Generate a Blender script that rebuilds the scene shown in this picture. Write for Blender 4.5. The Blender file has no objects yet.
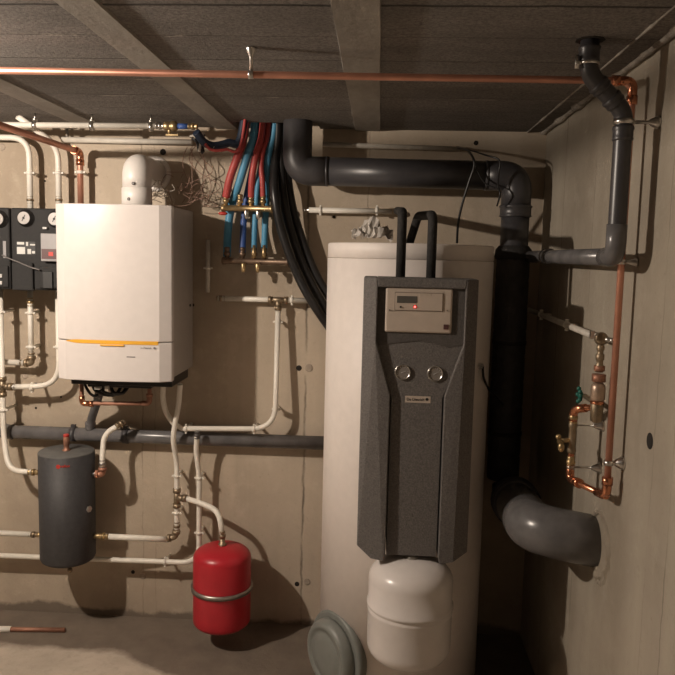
import bpy, bmesh, math, random
from mathutils import Vector, Matrix
random.seed(7)
C = bpy.context.scene.collection
V = Vector
# ---------------------------------------------------------------- camera frame
F, CC, HC = 740.0, 337.5, 1.54          # focal length in px, centre, camera height
dY = V((42.5, -79.5, F)).normalized()
dn = V((-.0234, 1, 0)); dn.z = -(dn.x*dY.x + dn.y*dY.y)/dY.z; dn.normalize()
dX = dn.cross(dY)
RM = Matrix((dX, dY, -dn))              # world = RM @ cam(right, down, forward)
EYE = V((0, 0, HC))
def ray(u, v): return RM @ V((u-CC, v-CC, F))
def P(u, v, Y): r = ray(u, v); return EYE + r*(Y/r.y)
def PX(u, v, X): r = ray(u, v); return EYE + r*(X/r.x)
def PZ(u, v, Z): r = ray(u, v); return EYE + r*((Z-HC)/r.z)
cam = bpy.data.cameras.new('camera'); co = bpy.data.objects.new('camera', cam); C.objects.link(co)
rt, up, bk = RM @ V((1,0,0)), RM @ V((0,-1,0)), RM @ V((0,0,-1))
co.matrix_world = Matrix.Translation(EYE) @ Matrix((rt, up, bk)).transposed().to_4x4()
cam.sensor_width = 36; cam.lens = 36*F/675; cam.clip_start = .02
bpy.context.scene.camera = co

YW, XR, CE, XL, YB = 2.95, .625, 2.035, -4.4, -3.2   # back wall, right wall, ceiling, left wall, wall behind

# ---------------------------------------------------------------- materials
MATS = {}
def mat(name, col, rough=.5, metal=0, noise=0, nscale=30, bump=0, bscale=80, emit=None, spec=None, trans=0):
    if name in MATS: return MATS[name]
    m = bpy.data.materials.new(name); m.use_nodes = True; nt = m.node_tree; b = nt.nodes['Principled BSDF']
    b.inputs['Base Color'].default_value = (*col, 1); b.inputs['Roughness'].default_value = rough
    b.inputs['Metallic'].default_value = metal
    if spec is not None: b.inputs['Specular IOR Level'].default_value = spec
    tc = nt.nodes.new('ShaderNodeTexCoord')
    n = nt.nodes.new('ShaderNodeTexNoise'); n.inputs['Scale'].default_value = nscale; n.inputs['Detail'].default_value = 6
    nt.links.new(tc.outputs['Object'], n.inputs['Vector'])
    mx = nt.nodes.new('ShaderNodeMix'); mx.data_type = 'RGBA'
    k = noise if noise else .06
    mx.inputs[6].default_value = (*[c*(1-k) for c in col], 1); mx.inputs[7].default_value = (*[min(1, c*(1+k)) for c in col], 1)
    mr = nt.nodes.new('ShaderNodeMapRange'); mr.inputs[1].default_value = .3; mr.inputs[2].default_value = .7
    nt.links.new(n.outputs['Fac'], mr.inputs[0]); nt.links.new(mr.outputs[0], mx.inputs[0])
    nt.links.new(mx.outputs[2], b.inputs['Base Color'])
    if bump:
        n2 = nt.nodes.new('ShaderNodeTexNoise'); n2.inputs['Scale'].default_value = bscale; n2.inputs['Detail'].default_value = 5
        nt.links.new(tc.outputs['Object'], n2.inputs['Vector'])
        bp = nt.nodes.new('ShaderNodeBump'); bp.inputs['Strength'].default_value = bump; bp.inputs['Distance'].default_value = .01
        nt.links.new(n2.outputs['Fac'], bp.inputs['Height']); nt.links.new(bp.outputs[0], b.inputs['Normal'])
    if emit: b.inputs['Emission Color'].default_value = (*col, 1); b.inputs['Emission Strength'].default_value = emit
    MATS[name] = m; return m

class NG:
    def __init__(s, name):
        s.m = bpy.data.materials.new(name); s.m.use_nodes = True; s.nt = s.m.node_tree; s.b = s.nt.nodes['Principled BSDF']
        s.tc = s.nt.nodes.new('ShaderNodeTexCoord'); s.sep = s.nt.nodes.new('ShaderNodeSeparateXYZ'); s.l(s.tc.outputs['Object'], s.sep.inputs[0])
    def l(s, a, b): s.nt.links.new(a, b)
    def noise(s, scale, detail=6, rough=.6, stretch=None, w=None):
        n = s.nt.nodes.new('ShaderNodeTexNoise'); n.inputs['Scale'].default_value = scale; n.inputs['Detail'].default_value = detail; n.inputs['Roughness'].default_value = rough
        if stretch:
            mp = s.nt.nodes.new('ShaderNodeMapping'); mp.inputs['Scale'].default_value = stretch; s.l(s.tc.outputs['Object'], mp.inputs[0]); s.l(mp.outputs[0], n.inputs['Vector'])
        else: s.l(s.tc.outputs['Object'], n.inputs['Vector'])
        return n.outputs['Fac']
    def rng(s, x, a, b, c=0, d=1, smooth=False):
        r = s.nt.nodes.new('ShaderNodeMapRange'); r.inputs[1].default_value = a; r.inputs[2].default_value = b; r.inputs[3].default_value = c; r.inputs[4].default_value = d
        if smooth: r.interpolation_type = 'SMOOTHSTEP'
        s.l(x, r.inputs[0]); return r.outputs[0]
    def math(s, op, a, b=None, c=None):
        r = s.nt.nodes.new('ShaderNodeMath'); r.operation = op
        for i, x in enumerate((a, b, c)):
            if x is None: continue
            if isinstance(x, (int, float)): r.inputs[i].default_value = x
            else: s.l(x, r.inputs[i])
        return r.outputs[0]
    def mix(s, f, a, b):
        r = s.nt.nodes.new('ShaderNodeMix'); r.data_type = 'RGBA'
        for i, x in ((0, f), (6, a), (7, b)):
            if isinstance(x, (int, float)): r.inputs[i].default_value = x
            elif isinstance(x, tuple): r.inputs[i].default_value = (*x, 1)
            else: s.l(x, r.inputs[i])
        return r.outputs[2]
    def bump(s, h, strength, dist=.01):
        r = s.nt.nodes.new('ShaderNodeBump'); r.inputs['Strength'].default_value = strength; r.inputs['Distance'].default_value = dist
        s.l(h, r.inputs['Height']); s.l(r.outputs[0], s.b.inputs['Normal'])
    def done(s, col, rough=.85):
        s.l(col, s.b.inputs['Base Color']); s.b.inputs['Roughness'].default_value = rough; s.b.inputs['Specular IOR Level'].default_value = .25; return s.m

def line_mask(g, coord, pos, w, wob=None):
    x = g.math('SUBTRACT', coord, pos)
    if wob is not None: x = g.math('ADD', x, wob)
    return g.rng(g.math('ABSOLUTE', x), 0, w, 1, 0)

def concrete_wall(name, axis, seams, base, dark, light):
    g = NG(name); u = g.sep.outputs[axis]; z = g.sep.outputs[2]
    st = (6, 6, .35)
    col = g.mix(g.rng(g.noise(1.6, 8, .65), .3, .7), dark, base)
    col = g.mix(g.math('MULTIPLY', g.rng(g.noise(.8, 3, .5, (4, 4, .5)), .45, .72), .55), col, light)
    col = g.mix(g.math('MULTIPLY', g.math('MULTIPLY', g.rng(g.noise(1.7, 3, .5, (8, 8, .35)), .5, .75), g.rng(g.noise(1.3, 3), .45, .65)), .5), col, dark)
    col = g.mix(g.math('MULTIPLY', g.rng(g.noise(70, 4, .7), .62, .72), .35), col, tuple(c*.5 for c in base))
    col = g.mix(g.math('MULTIPLY', g.rng(g.noise(9, 5, .7), .55, .75), .3), col, light)
    col = g.mix(g.math('MULTIPLY', g.rng(g.noise(22, 6, .75), .58, .72), .35), col, dark)
    damp = g.math('ADD', .028, g.math('MULTIPLY', g.math('SUBTRACT', g.noise(5, 5, .6), .5), .16))
    dm = g.rng(g.math('SUBTRACT', damp, z), -.008, .012)
    if axis == 0: col = g.mix(g.math('MULTIPLY', dm, .85), col, (.15,.12,.095))
    wob = g.math('MULTIPLY', g.math('SUBTRACT', g.noise(12, 3), .5), .02)
    brk = g.rng(g.noise(5, 4), .35, .6)
    sm = None
    for p, w, k in seams:
        mk = g.math('MULTIPLY', g.math('MULTIPLY', line_mask(g, u, p, w, wob), k), brk)
        col = g.mix(mk, col, tuple(c*.33 for c in dark))
        sm = mk if sm is None else g.math('MAXIMUM', sm, mk)
    h = g.math('ADD', g.noise(45, 8, .7), g.math('MULTIPLY', g.noise(4, 4), 1.5))
    if sm is not None: h = g.math('SUBTRACT', h, sm)
    g.bump(h, .35, .008)
    return g.done(col, .9)
def sx(u, v=400): return P(u, v, YW).x
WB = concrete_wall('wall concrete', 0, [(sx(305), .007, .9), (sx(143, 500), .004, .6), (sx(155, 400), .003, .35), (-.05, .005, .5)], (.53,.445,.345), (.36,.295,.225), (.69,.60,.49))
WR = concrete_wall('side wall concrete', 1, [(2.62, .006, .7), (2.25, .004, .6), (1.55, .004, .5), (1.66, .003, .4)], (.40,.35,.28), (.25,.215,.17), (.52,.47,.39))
def ceiling_mat():
    g = NG('ceiling plank concrete'); y = g.sep.outputs[1]; x = g.sep.outputs[0]
    col = g.mix(g.rng(g.noise(3, 8, .75, (.8, 1.6, 1)), .3, .7), (.17,.155,.142), (.31,.285,.262))
    col = g.mix(g.math('MULTIPLY', g.rng(g.noise(120, 4, .8), .42, .62), .75), col, (.095,.086,.08))
    col = g.mix(g.math('MULTIPLY', g.rng(g.noise(55, 3, .6, (.3, 1, 1)), .6, .75), .35), col, (.34,.31,.28))
    wob = g.math('MULTIPLY', g.math('SUBTRACT', g.noise(9, 3), .5), .012)
    jj = None
    for p, k, w in ((1.525, 1, .008), (1.735, .45, .004), (1.94, .6, .005), (2.16, .4, .004), (2.37, .5, .005), (2.58, .5, .004), (2.78, .4, .004), (1.32, .6, .006), (1.12, .6, .006), (.92, .6, .006)):
        m = g.math('MULTIPLY', line_mask(g, y, p, w, wob), k)
        col = g.mix(m, col, (.03,.027,.024))
        jj = m if jj is None else g.math('MAXIMUM', jj, m)
    ml = g.math('MULTIPLY', line_mask(g, y, 2.385, .006, wob), g.rng(g.noise(7, 4), .52, .6))
    ml = g.math('MAXIMUM', ml, g.math('MULTIPLY', line_mask(g, y, 2.165, .005, wob), g.rng(g.noise(6, 4, .5, (1.3,1,1)), .55, .62)))
    ml = g.math('MAXIMUM', ml, g.math('MULTIPLY', line_mask(g, y, 1.735, .012, wob), g.rng(g.noise(11, 4), .6, .66)))
    col = g.mix(ml, col, (.5,.46,.40))
    h = g.math('SUBTRACT', g.noise(110, 6, .8), g.math('MULTIPLY', jj, 2))
    g.bump(h, .6, .006)
    return g.done(col, .95)
def beam_mat():
    g = NG('beam concrete')
    col = g.mix(g.rng(g.noise(5, 8, .7, (2, .7, 1)), .3, .7), (.24,.22,.195), (.38,.35,.31))
    col = g.mix(g.math('MULTIPLY', g.rng(g.noise(14, 5, .7), .55, .72), .4), col, (.42,.39,.35))
    g.bump(g.noise(60, 7, .7), .4, .006); return g.done(col, .9)
def mortar_mat():
    g = NG('ceiling mortar')
    col = g.mix(g.rng(g.noise(12, 8, .7), .35, .65), (.24,.21,.18), (.58,.53,.46))
    g.bump(g.noise(35, 7, .7), .8, .02); return g.done(col, .95)
def floor_mat():
    g = NG('floor concrete'); x = g.sep.outputs[0]; y = g.sep.outputs[1]
    col = g.mix(g.rng(g.noise(3, 7, .65), .3, .7), (.40,.345,.28), (.56,.49,.41))
    col = g.mix(g.math('MULTIPLY', g.rng(g.noise(30, 5, .7), .5, .72), .35), col, (.26,.22,.18))
    # damp band along the foot of the wall
    lim = g.math('ADD', 2.66, g.math('MULTIPLY', g.math('SUBTRACT', g.noise(4.5, 6, .6), .5), .16))
    lim = g.math('SUBTRACT', lim, g.rng(x, -1.05, -.55, 0, .22, True))
    lim = g.math('SUBTRACT', lim, g.rng(x, .05, .5, 0, .8, True))
    wet = g.rng(g.math('SUBTRACT', y, lim), -.012, .03)
    col = g.mix(g.math('MULTIPLY', wet, .9), col, g.mix(g.rng(g.noise(8, 5), .3, .7), (.11,.086,.066), (.17,.135,.105)))
    g.bump(g.noise(40, 7, .7), .35, .006)
    return g.done(col, .8)

M = dict(
 white=mat('white enamel', (.69,.645,.62), .27, noise=.02, spec=.5),
 white_side=mat('white sheet steel', (.80,.76,.72), .4, noise=.02),
 casing=mat('shade-darkened grey sheet steel', (.37,.34,.31), .5, noise=.03),  # boiler sides: grey taken darker, shade of the unlit side put into the colour
 night=mat('blue black hose', (.018,.03,.055), .5, noise=.2),
 tank_white=mat('white tank jacket', (.78,.715,.67), .5, noise=.03),
 pex=mat('white plastic pipe', (.80,.76,.68), .42, noise=.05),
 pex_dirty=mat('dull white conduit', (.62,.58,.51), .5, noise=.1),
 brass=mat('brass', (.50,.37,.20), .4, .9, noise=.25),
 brass_pale=mat('pale brass', (.50,.37,.28), .4, .6, noise=.2),
 tarnish=mat('tarnished metal', (.20,.14,.10), .5, .8, noise=.3),
 brass_dull=mat('tarnished brass', (.33,.26,.18), .48, .85, noise=.3),
 copper=mat('copper', (.62,.30,.21), .42, .6, noise=.14, nscale=14),
 copper_dull=mat('dull copper', (.36,.18,.12), .55, .5, noise=.25, nscale=16),
 copper_new=mat('shiny copper', (.66,.28,.16), .25, .95, noise=.12),
 steel=mat('zinc plated steel', (.66,.64,.61), .28, 1, noise=.1),
 steel_dull=mat('dull steel', (.36,.34,.31), .42, .9, noise=.15),
 pvc=mat('grey pvc', (.052,.050,.054), .36, noise=.08, spec=.6),
 pvc_light=mat('dusty grey pvc', (.135,.13,.132), .27, noise=.2, nscale=18),
 pvc_mid=mat('grey drain pvc', (.055,.052,.055), .42, noise=.12),
 black=mat('black rubber', (.018,.017,.017), .35, noise=.2, spec=.5),
 foam=mat('black pipe insulation', (.02,.018,.017), .8, noise=.25, bump=.3, bscale=120),
 wrap=mat('black duct wrap', (.045,.042,.042), .6, noise=.3, bump=.4, bscale=40),
 epp=mat('charcoal foam shell', (.135,.124,.117), .75, noise=.3, nscale=220, bump=.25, bscale=260),
 epp_dark=mat('dark foam recess', (.085,.077,.072), .7, noise=.2, nscale=200, bump=.2, bscale=260),
 pump_black=mat('black foam block', (.013,.0125,.0125), .75, noise=.2, nscale=150),
 buffer=mat('anthracite foam jacket', (.040,.039,.041), .6, noise=.15, nscale=60, bump=.1),
 buffer_top=mat('grey lid', (.12,.12,.115), .6, noise=.12),
 red=mat('red lacquer', (.44,.017,.028), .35, noise=.1, nscale=12, spec=.5),
 redcap=mat('red plastic', (.5,.04,.03), .5),
 red_hose=mat('red hose', (.42,.06,.055), .5, noise=.1),
 blue_hose=mat('light blue hose', (.08,.29,.47), .5, noise=.1),
 navy_hose=mat('dark blue hose', (.035,.085,.28), .5, noise=.1),
 orange=mat('orange plastic', (.80,.42,.045), .35, noise=.03),
 panel=mat('beige control panel', (.52,.44,.37), .4, noise=.04),
 outline=mat('brown outline', (.20,.16,.13), .5),
 panel_rim=mat('beige bezel', (.50,.43,.35), .4),
 lcd=mat('grey lcd', (.10,.095,.085), .25),
 dial=mat('white dial', (.36,.34,.32), .35),
 glassy=mat('dark gauge face', (.24,.215,.195), .25),
 ink=mat('black print', (.02,.02,.02), .5),
 greyink=mat('grey print', (.16,.145,.14), .5),
 led=mat('red led', (1,.08,.07), .4, emit=9),
 ledring=mat('red led lens', (.55,.08,.06), .3),
 paper=mat('white label', (.55,.55,.53), .6),
 grey_panel=mat('grey plastic', (.27,.26,.265), .45),
 maroon=mat('maroon plastic', (.085,.035,.035), .4),
 lidgrey=mat('grey plastic cover', (.20,.21,.195), .42, noise=.05),
 galv=mat('galvanised band', (.34,.31,.28), .38, .85, noise=.2),
 green=mat('green handle', (.015,.13,.10), .4),
 wire=mat('brown cable', (.26,.16,.12), .5),
 wire_w=mat('pale cable', (.45,.40,.34), .5),
 plastic=mat('crumpled plastic', (.58,.54,.49), .3, noise=.2),
 hole=mat('dark hole', (.02,.016,.013), .95),
 stainb=mat('pale filler', (.42,.35,.28), .9, noise=.2, bump=.5),
 cast=mat('grey cast metal', (.13,.12,.115), .5, .5),
)
M['wall'], M['wallr'], M['ceil'], M['beam'], M['floor'], M['mortar'] = WB, WR, ceiling_mat(), beam_mat(), floor_mat(), mortar_mat()
M['plain'] = concrete_wall('far wall concrete', 0, [], (.40,.35,.29), (.33,.28,.23), (.48,.43,.37))

# ---------------------------------------------------------------- mesh helpers (world coordinates)
def bm_(): return bmesh.new()
def frame(d):
    d = d.normalized(); a = V((0,0,1)) if abs(d.z) < .9 else V((1,0,0))
    x = a.cross(d).normalized(); return x, d.cross(x), d
def smooth_path(pts, fil, n=7):
    if not fil or len(pts) < 3: return list(pts)
    out = [pts[0]]
    for i in range(1, len(pts)-1):
        a, b, c = pts[i-1], pts[i], pts[i+1]
        f = fil[i] if isinstance(fil, (list, tuple)) else fil
        d1, d2 = (a-b), (c-b); l = min(f, d1.length*.49, d2.length*.49)
        if l < 1e-5: out.append(b); continue
        p, q = b+d1.normalized()*l, b+d2.normalized()*l
        for k in range(n+1):
            t = k/n; out.append(p*(1-t)**2 + b*2*t*(1-t) + q*t*t)
    out.append(pts[-1]); return out
def spline(pts, n=8):
    out = []
    for i in range(len(pts)-1):
        p0 = pts[max(0, i-1)]; p1 = pts[i]; p2 = pts[i+1]; p3 = pts[min(len(pts)-1, i+2)]
        for k in range(n):
            t = k/n
            out.append(.5*((2*p1) + (p2-p0)*t + (2*p0-5*p1+4*p2-p3)*t*t + (3*p1-p0-3*p2+p3)*t**3))
    out.append(pts[-1]); return out
def tube(bm, path, r, seg=16, caps=True):
    pts = [path[0]]
    for p in path[1:]:
        if (p-pts[-1]).length > 1e-5: pts.append(p)
    n = len(pts); rings = []; x = None
    for i, p in enumerate(pts):
        t = (pts[min(i+1, n-1)] - pts[max(i-1, 0)]).normalized()
        if x is None: x, _, _ = frame(t)
        else: x = (x - t*x.dot(t)).normalized()
        y = t.cross(x); rr = r(i/(n-1)) if callable(r) else r
        rings.append([bm.verts.new(p + (x*math.cos(2*math.pi*k/seg) + y*math.sin(2*math.pi*k/seg))*rr) for k in range(seg)])
    for a, b in zip(rings, rings[1:]):
        for k in range(seg):
            f = bm.faces.new((a[k], a[(k+1)%seg], b[(k+1)%seg], b[k])); f.smooth = True
    if caps: bm.faces.new(rings[0][::-1]); bm.faces.new(rings[-1])
def cyl(bm, a, b, r, r2=None, seg=20):
    r2 = r if r2 is None else r2; lathe(bm, a, b-a, [(r, 0), (r2, (b-a).length)], seg)
def lathe(bm, o, d, prof, seg=32, caps=True, smooth=True):
    x, y, z = frame(d); rings = []
    for r, h in prof:
        rings.append([bm.verts.new(o + z*h + (x*math.cos(2*math.pi*k/seg) + y*math.sin(2*math.pi*k/seg))*max(r, 1e-4)) for k in range(seg)])
    for a, b in zip(rings, rings[1:]):
        for k in range(seg):
            f = bm.faces.new((a[k], a[(k+1)%seg], b[(k+1)%seg], b[k])); f.smooth = smooth
    if caps: bm.faces.new(rings[0][::-1]); bm.faces.new(rings[-1])
def box(bm, c, s, rot=None):
    m = Matrix.Translation(c) @ (rot.to_4x4() if rot else Matrix.Identity(4)) @ Matrix.Diagonal((*s, 1))
    return bmesh.ops.create_cube(bm, size=1, matrix=m)
def box2(bm, a, b): box(bm, (a+b)/2, (abs(b.x-a.x), abs(b.y-a.y), abs(b.z-a.z)))
def prism(bm, pts, d):
    a = [bm.verts.new(p) for p in pts]; b = [bm.verts.new(p+d) for p in pts]; n = len(a)
    bm.faces.new(a); bm.faces.new(b[::-1])
    for k in range(n): bm.faces.new((a[k], b[k], b[(k+1)%n], a[(k+1)%n]))
def sphere(bm, c, r, s=(1,1,1)):
    q = bmesh.ops.create_uvsphere(bm, u_segments=20, v_segments=12, radius=r, matrix=Matrix.Translation(c) @ Matrix.Diagonal((*s, 1)))
    for v in q['verts']:
        for f in v.link_faces: f.smooth = True
def root(name, loc, label, cat, group=None):
    o = bpy.data.objects.new(name, None); C.objects.link(o); o.location = loc; o.empty_display_size = .05
    o['label'] = label; o['category'] = cat
    if group: o['group'] = group
    return o
def origin(o):
    while o.parent: o = o.parent
    return o.location
def obj(name, bm, m, parent=None, loc=None, bevel=0, label=None, smooth=None, seg=2):
    bmesh.ops.recalc_face_normals(bm, faces=bm.faces[:])
    off = origin(parent) if parent else (loc or V((0,0,0)))
    bmesh.ops.translate(bm, verts=bm.verts[:], vec=-V(off))
    me = bpy.data.meshes.new(name); bm.to_mesh(me); bm.free(); me.materials.append(M[m] if isinstance(m, str) else m)
    o = bpy.data.objects.new(name, me); C.objects.link(o)
    if parent: o.parent = parent
    elif loc: o.location = loc
    if bevel:
        b = o.modifiers.new('bevel', 'BEVEL'); b.width = bevel; b.segments = seg; b.limit_method = 'ANGLE'; b.angle_limit = math.radians(40); b.harden_normals = False
    if label: o['label'] = label
    return o
def tag(o, label, cat, group=None, kind=None):
    if label: o['label'] = label; o['category'] = cat
    if group: o['group'] = group
    if kind: o['kind'] = kind
    return o
def T(fn, *a, **k):            # one-shape bmesh
    b = bm_(); fn(b, *a, **k); return b
def text(name, s, c, h, m, parent, xdir=V((1,0,0)), ydir=V((0,0,1)), width=None, bold=.0):
    cu = bpy.data.curves.new(name, 'FONT'); cu.body = s; cu.size = 1; cu.align_x = 'CENTER'; cu.align_y = 'CENTER'; cu.extrude = .02; cu.offset = bold
    t = bpy.data.objects.new(name, cu); C.objects.link(t)
    dg = bpy.context.evaluated_depsgraph_get(); me = bpy.data.meshes.new_from_object(t.evaluated_get(dg))
    bpy.data.objects.remove(t); bpy.data.curves.remove(cu)
    xs = [v.co.x for v in me.vertices]; ys = [v.co.y for v in me.vertices]
    w = max(xs)-min(xs); hh = max(ys)-min(ys); sx_ = (width/w if width else h/hh); sy = h/hh
    n = xdir.cross(ydir); cx, cy = (max(xs)+min(xs))/2, (max(ys)+min(ys))/2; off = origin(parent)
    for v in me.vertices:
        v.co = c - off + xdir*((v.co.x-cx)*sx_) + ydir*((v.co.y-cy)*sy) + n*(v.co.z*.015)
    me.materials.clear(); me.materials.append(M[m]); o = bpy.data.objects.new(name, me); C.objects.link(o); o.parent = parent; return o

# ---------------------------------------------------------------- plumbing helpers
BACK, RIGHT, UP = V((0,1,0)), V((1,0,0)), V((0,0,1))
def clip(parent, p, axis, towards, wallpos, r, m='pex', name='clip'):
    """pipe clip: collar round the pipe with two ears and a stem to the surface it is screwed to"""
    b = bm_(); axis = axis.normalized(); ear = axis.cross(towards).normalized()
    cyl(b, p-axis*.006, p+axis*.006, r*1.2)
    for s in (-1, 1):
        cyl(b, p+ear*s*r*1.1, p+ear*s*(r*1.1+.008), .0042, seg=10)
        cyl(b, p+ear*s*(r*1.1+.005)-towards*.006, p+ear*s*(r*1.1+.005)+towards*.006, .0034, seg=8)
    d = (wallpos-p).dot(towards)
    if d > r: cyl(b, p+towards*r*.8, p+towards*(d-.001), .006, seg=10)
    return obj(name, b, m, parent)
def hexnut(bm, p, d, r, l):
    x, y, z = frame(d); cyl(bm, p-z*l/2, p+z*l/2, r, seg=6)
def fitting(parent, p, d, r=.016, l=.045, m='brass', name='fitting'):
    """press / screw fitting along d: hexagon nut, rings and sleeves"""
    r *= .88; b = bm_(); d = d.normalized(); hexnut(b, p, d, r*1.15, l*.3)
    lathe(b, p-d*l/2, d, [(r*.85, 0), (r*.95, l*.08), (r*.8, l*.16), (r*.8, l*.84), (r*.95, l*.92), (r*.85, l)], 16)
    return obj(name, b, m, parent)
def elbow_fit(parent, p, d1, d2, r=.016, l=.03, m='brass', name='elbow_fitting'):
    b = bm_(); tube(b, smooth_path([p+d1*l, p, p+d2*l], r*.9), r*.85)
    cyl(b, p+d1*l*.7, p+d1*l*1.25, r*1.12); cyl(b, p+d2*l*.7, p+d2*l*1.25, r*1.12)
    return obj(name, b, m, parent)
def tee_fit(parent, p, a, side, r=.017, l=.035, m='brass', name='tee_fitting'):
    r *= .86; b = bm_(); cyl(b, p-a*l, p+a*l, r*.9); cyl(b, p-a*l*1.1, p-a*l*.65, r*1.15); cyl(b, p+a*l*.65, p+a*l*1.1, r*1.15)
    cyl(b, p, p+side*l, r*.9); cyl(b, p+side*l*.65, p+side*l*1.15, r*1.12)
    return obj(name, b, m, parent)
def rosette(parent, base, d, length, r0=.018, m='steel', name='bracket', ring=None, axis=None, rr=.012):
    """cup shaped pipe bracket: bell against the wall, stem, ring round the pipe"""
    b = bm_(); d = d.normalized()
    lathe(b, base, d, [(r0, .0005), (r0, .004), (r0*.85, .009), (r0*.5, .02), (.004, .024), (.004, length)], 20)
    if ring: cyl(b, ring-axis*.006, ring+axis*.006, rr)
    return obj(name, b, m, parent)
def pipe_thing(name, label, cat, pts, r, m='pex', fil=.05, part='pipe', group=None, seg=16):
    rt_ = root(name, pts[0], label, cat, group)
    o = obj(part, T(tube, smooth_path(pts, fil), r, seg), m, rt_)
    return rt_

# ================================================================ SETTING
def struct(name, bm, m, bevel=0):
    o = obj(name, bm, m, bevel=bevel); o['kind'] = 'structure'; return o
def grid_wall(bm, a, b, c, d, n, m_): pass
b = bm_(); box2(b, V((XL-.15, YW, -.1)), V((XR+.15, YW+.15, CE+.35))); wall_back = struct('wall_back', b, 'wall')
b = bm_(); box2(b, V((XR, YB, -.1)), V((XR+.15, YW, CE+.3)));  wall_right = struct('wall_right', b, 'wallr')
struct('wall_left', T(box2, V((XL-.15, YB, -.1)), V((XL, YW, CE+.3))), 'plain')
struct('wall_front', T(box2, V((XL-.15, YB-.15, -.1)), V((XR+.15, YB, CE+.3))), 'plain')
struct('floor', T(box2, V((XL-.15, YB-.15, -.12)), V((XR+.15, YW+.15, 0))), 'floor')
# ceiling: planks between beams; an opening by the back wall where the hoses pass up
hx0, hx1, hy = PZ(233, 124, CE).x, PZ(318, 124, CE).x, 2.825
b = bm_()
for x0, x1, y0, y1 in ((XL-.1, hx0, YB-.1, YW+.1), (hx0, hx1, YB-.1, hy), (hx1, XR+.1, YB-.1, YW+.1)):
    box2(b, V((x0, y0, CE)), V((x1, y1, CE+.12)))
box2(b, V((hx0-.05, hy-.05, CE+.3)), V((hx1+.05, YW+.05, CE+.34)))
for x in (hx0-.03, hx1+.01): box2(b, V((x, hy-.05, CE+.1)), V((x+.02, YW+.05, CE+.32)))
box2(b, V((hx0-.03, hy-.05, CE+.1)), V((hx1+.03, hy-.03, CE+.32)))
struct('ceiling', b, 'ceil')
# beams: flush concrete strips running to the back wall, slightly proud of the planks
for i, (x0, x1) in enumerate(((-2.27, -2.17), (-1.735, -1.635), (-1.205, -1.105), (-.66, -.57), (-.114, -.010))):
    b = bm_(); y = YB
    n = 60; ring = []
    ye = hy if i == 3 and False else YW
    for k in range(n+1):
        y = YB + (ye-YB)*k/n
        j = lambda a=.0012: random.uniform(-a, a)
        ring.append([b.verts.new(V(q)) for q in ((x0+j(), y, CE+.01), (x0+.004+j(), y, CE-.006), (x1-.004+j(), y, CE-.006), (x1+j(), y, CE+.01))])
    for a_, c_ in zip(ring, ring[1:]):
        for k in range(4): b.faces.new((a_[k], a_[(k+1)%4], c_[(k+1)%4], c_[k]))
    b.faces.new(ring[0]); b.faces.new(ring[-1])
    struct('trim_%d' % (i+1), b, 'beam')
# rough mortar ridge along the last plank and along the right wall
def ridge(name, x0, x1, y0, y1, amp, drop, m='mortar', base=.2):
    b = bm_(); n = 150; ring = []
    for k in range(n+1):
        y = y0 + (y1-y0)*k/n
        w = max(0, math.sin(y*19+math.sin(y*43)*1.6))**1.5; w = base+(1-base)*w*random.uniform(.6, 1)
        ring.append([b.verts.new(V(q)) for q in ((x0-amp*w, y, CE+.012), (x0-amp*w*.3, y, CE-drop*w), ((x0+x1)/2, y, CE-drop*(.5+.5*w)), (x1, y, CE-drop*w*.8), (x1+.01, y, CE+.012))])
    for a_, c_ in zip(ring, ring[1:]):
        for k in range(4):
            f = b.faces.new((a_[k], a_[k+1], c_[k+1], c_[k])); f.smooth = True
    return struct(name, b, m)
ridge('trim_6', .550, .555, YB, YW, .008, .006, 'mortar', .08)
ridge('trim_7', .606, XR, YB, YW, .022, .014, 'mortar', .15)
# form-tie holes and marks in the walls (children of the wall)
def wall_hole(p, n, r, ell=1.0, par=wall_back, m='hole', name='tie_hole'):
    b = bm_(); x, y, z = frame(n)
    lathe(b, p-n*.003, n, [(r*1.0, 0), (r*1.0, .004), (r*.75, .0045)], 20)
    obj(name, b, m, par)
for u, v, r in ((299, 368, .0115), (36, 384, .006), (36, 408, .005), (133, 572, .008), (297, 584, .010), (193, 305, .006), (45, 181, .004), (163, 152, .012), (476, 143, .009), (61, 397, .004), (334, 217, .006)):
    wall_hole(P(u, v, YW), V((0,-1,0)), r)
for u, v, r in ((309, 368, .016), (143, 576, .014), (307, 582, .014), (2, 147, .014), (25, 376, .012)):
    wall_hole(P(u, v, YW-.0005), V((0,-1,0)), r, m='stainb', name='filled_tie_hole')
wall_hole(PX(650, 441, XR), V((-1,0,0)), .019, par=wall_right)
# rough mortar around the big pipe where it enters the right wall
pc = PX(600, 541, XR)
b = bm_(); seg, rn = 40, 7; ring = []
rj = [random.uniform(.8, 1.25) for _ in range(seg)]
for k in range(rn+1):
    t = k/rn
    ring.append([b.verts.new(pc + V((-.012*math.sin(math.pi*min(1, .18+t*.82))*random.uniform(.5, 1.15) + .003, math.cos(a:=2*math.pi*q/seg)*(.07+t*.028*rj[q]), math.sin(a)*(.072+t*.036*rj[(q*3)%seg])+ (-.02*t)))) for q in range(seg)])
for a_, c_ in zip(ring, ring[1:]):
    for q in range(seg): b.faces.new((a_[q], a_[(q+1)%seg], c_[(q+1)%seg], c_[q]))
obj('mortar_collar', b, 'wallr', wall_right)

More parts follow.
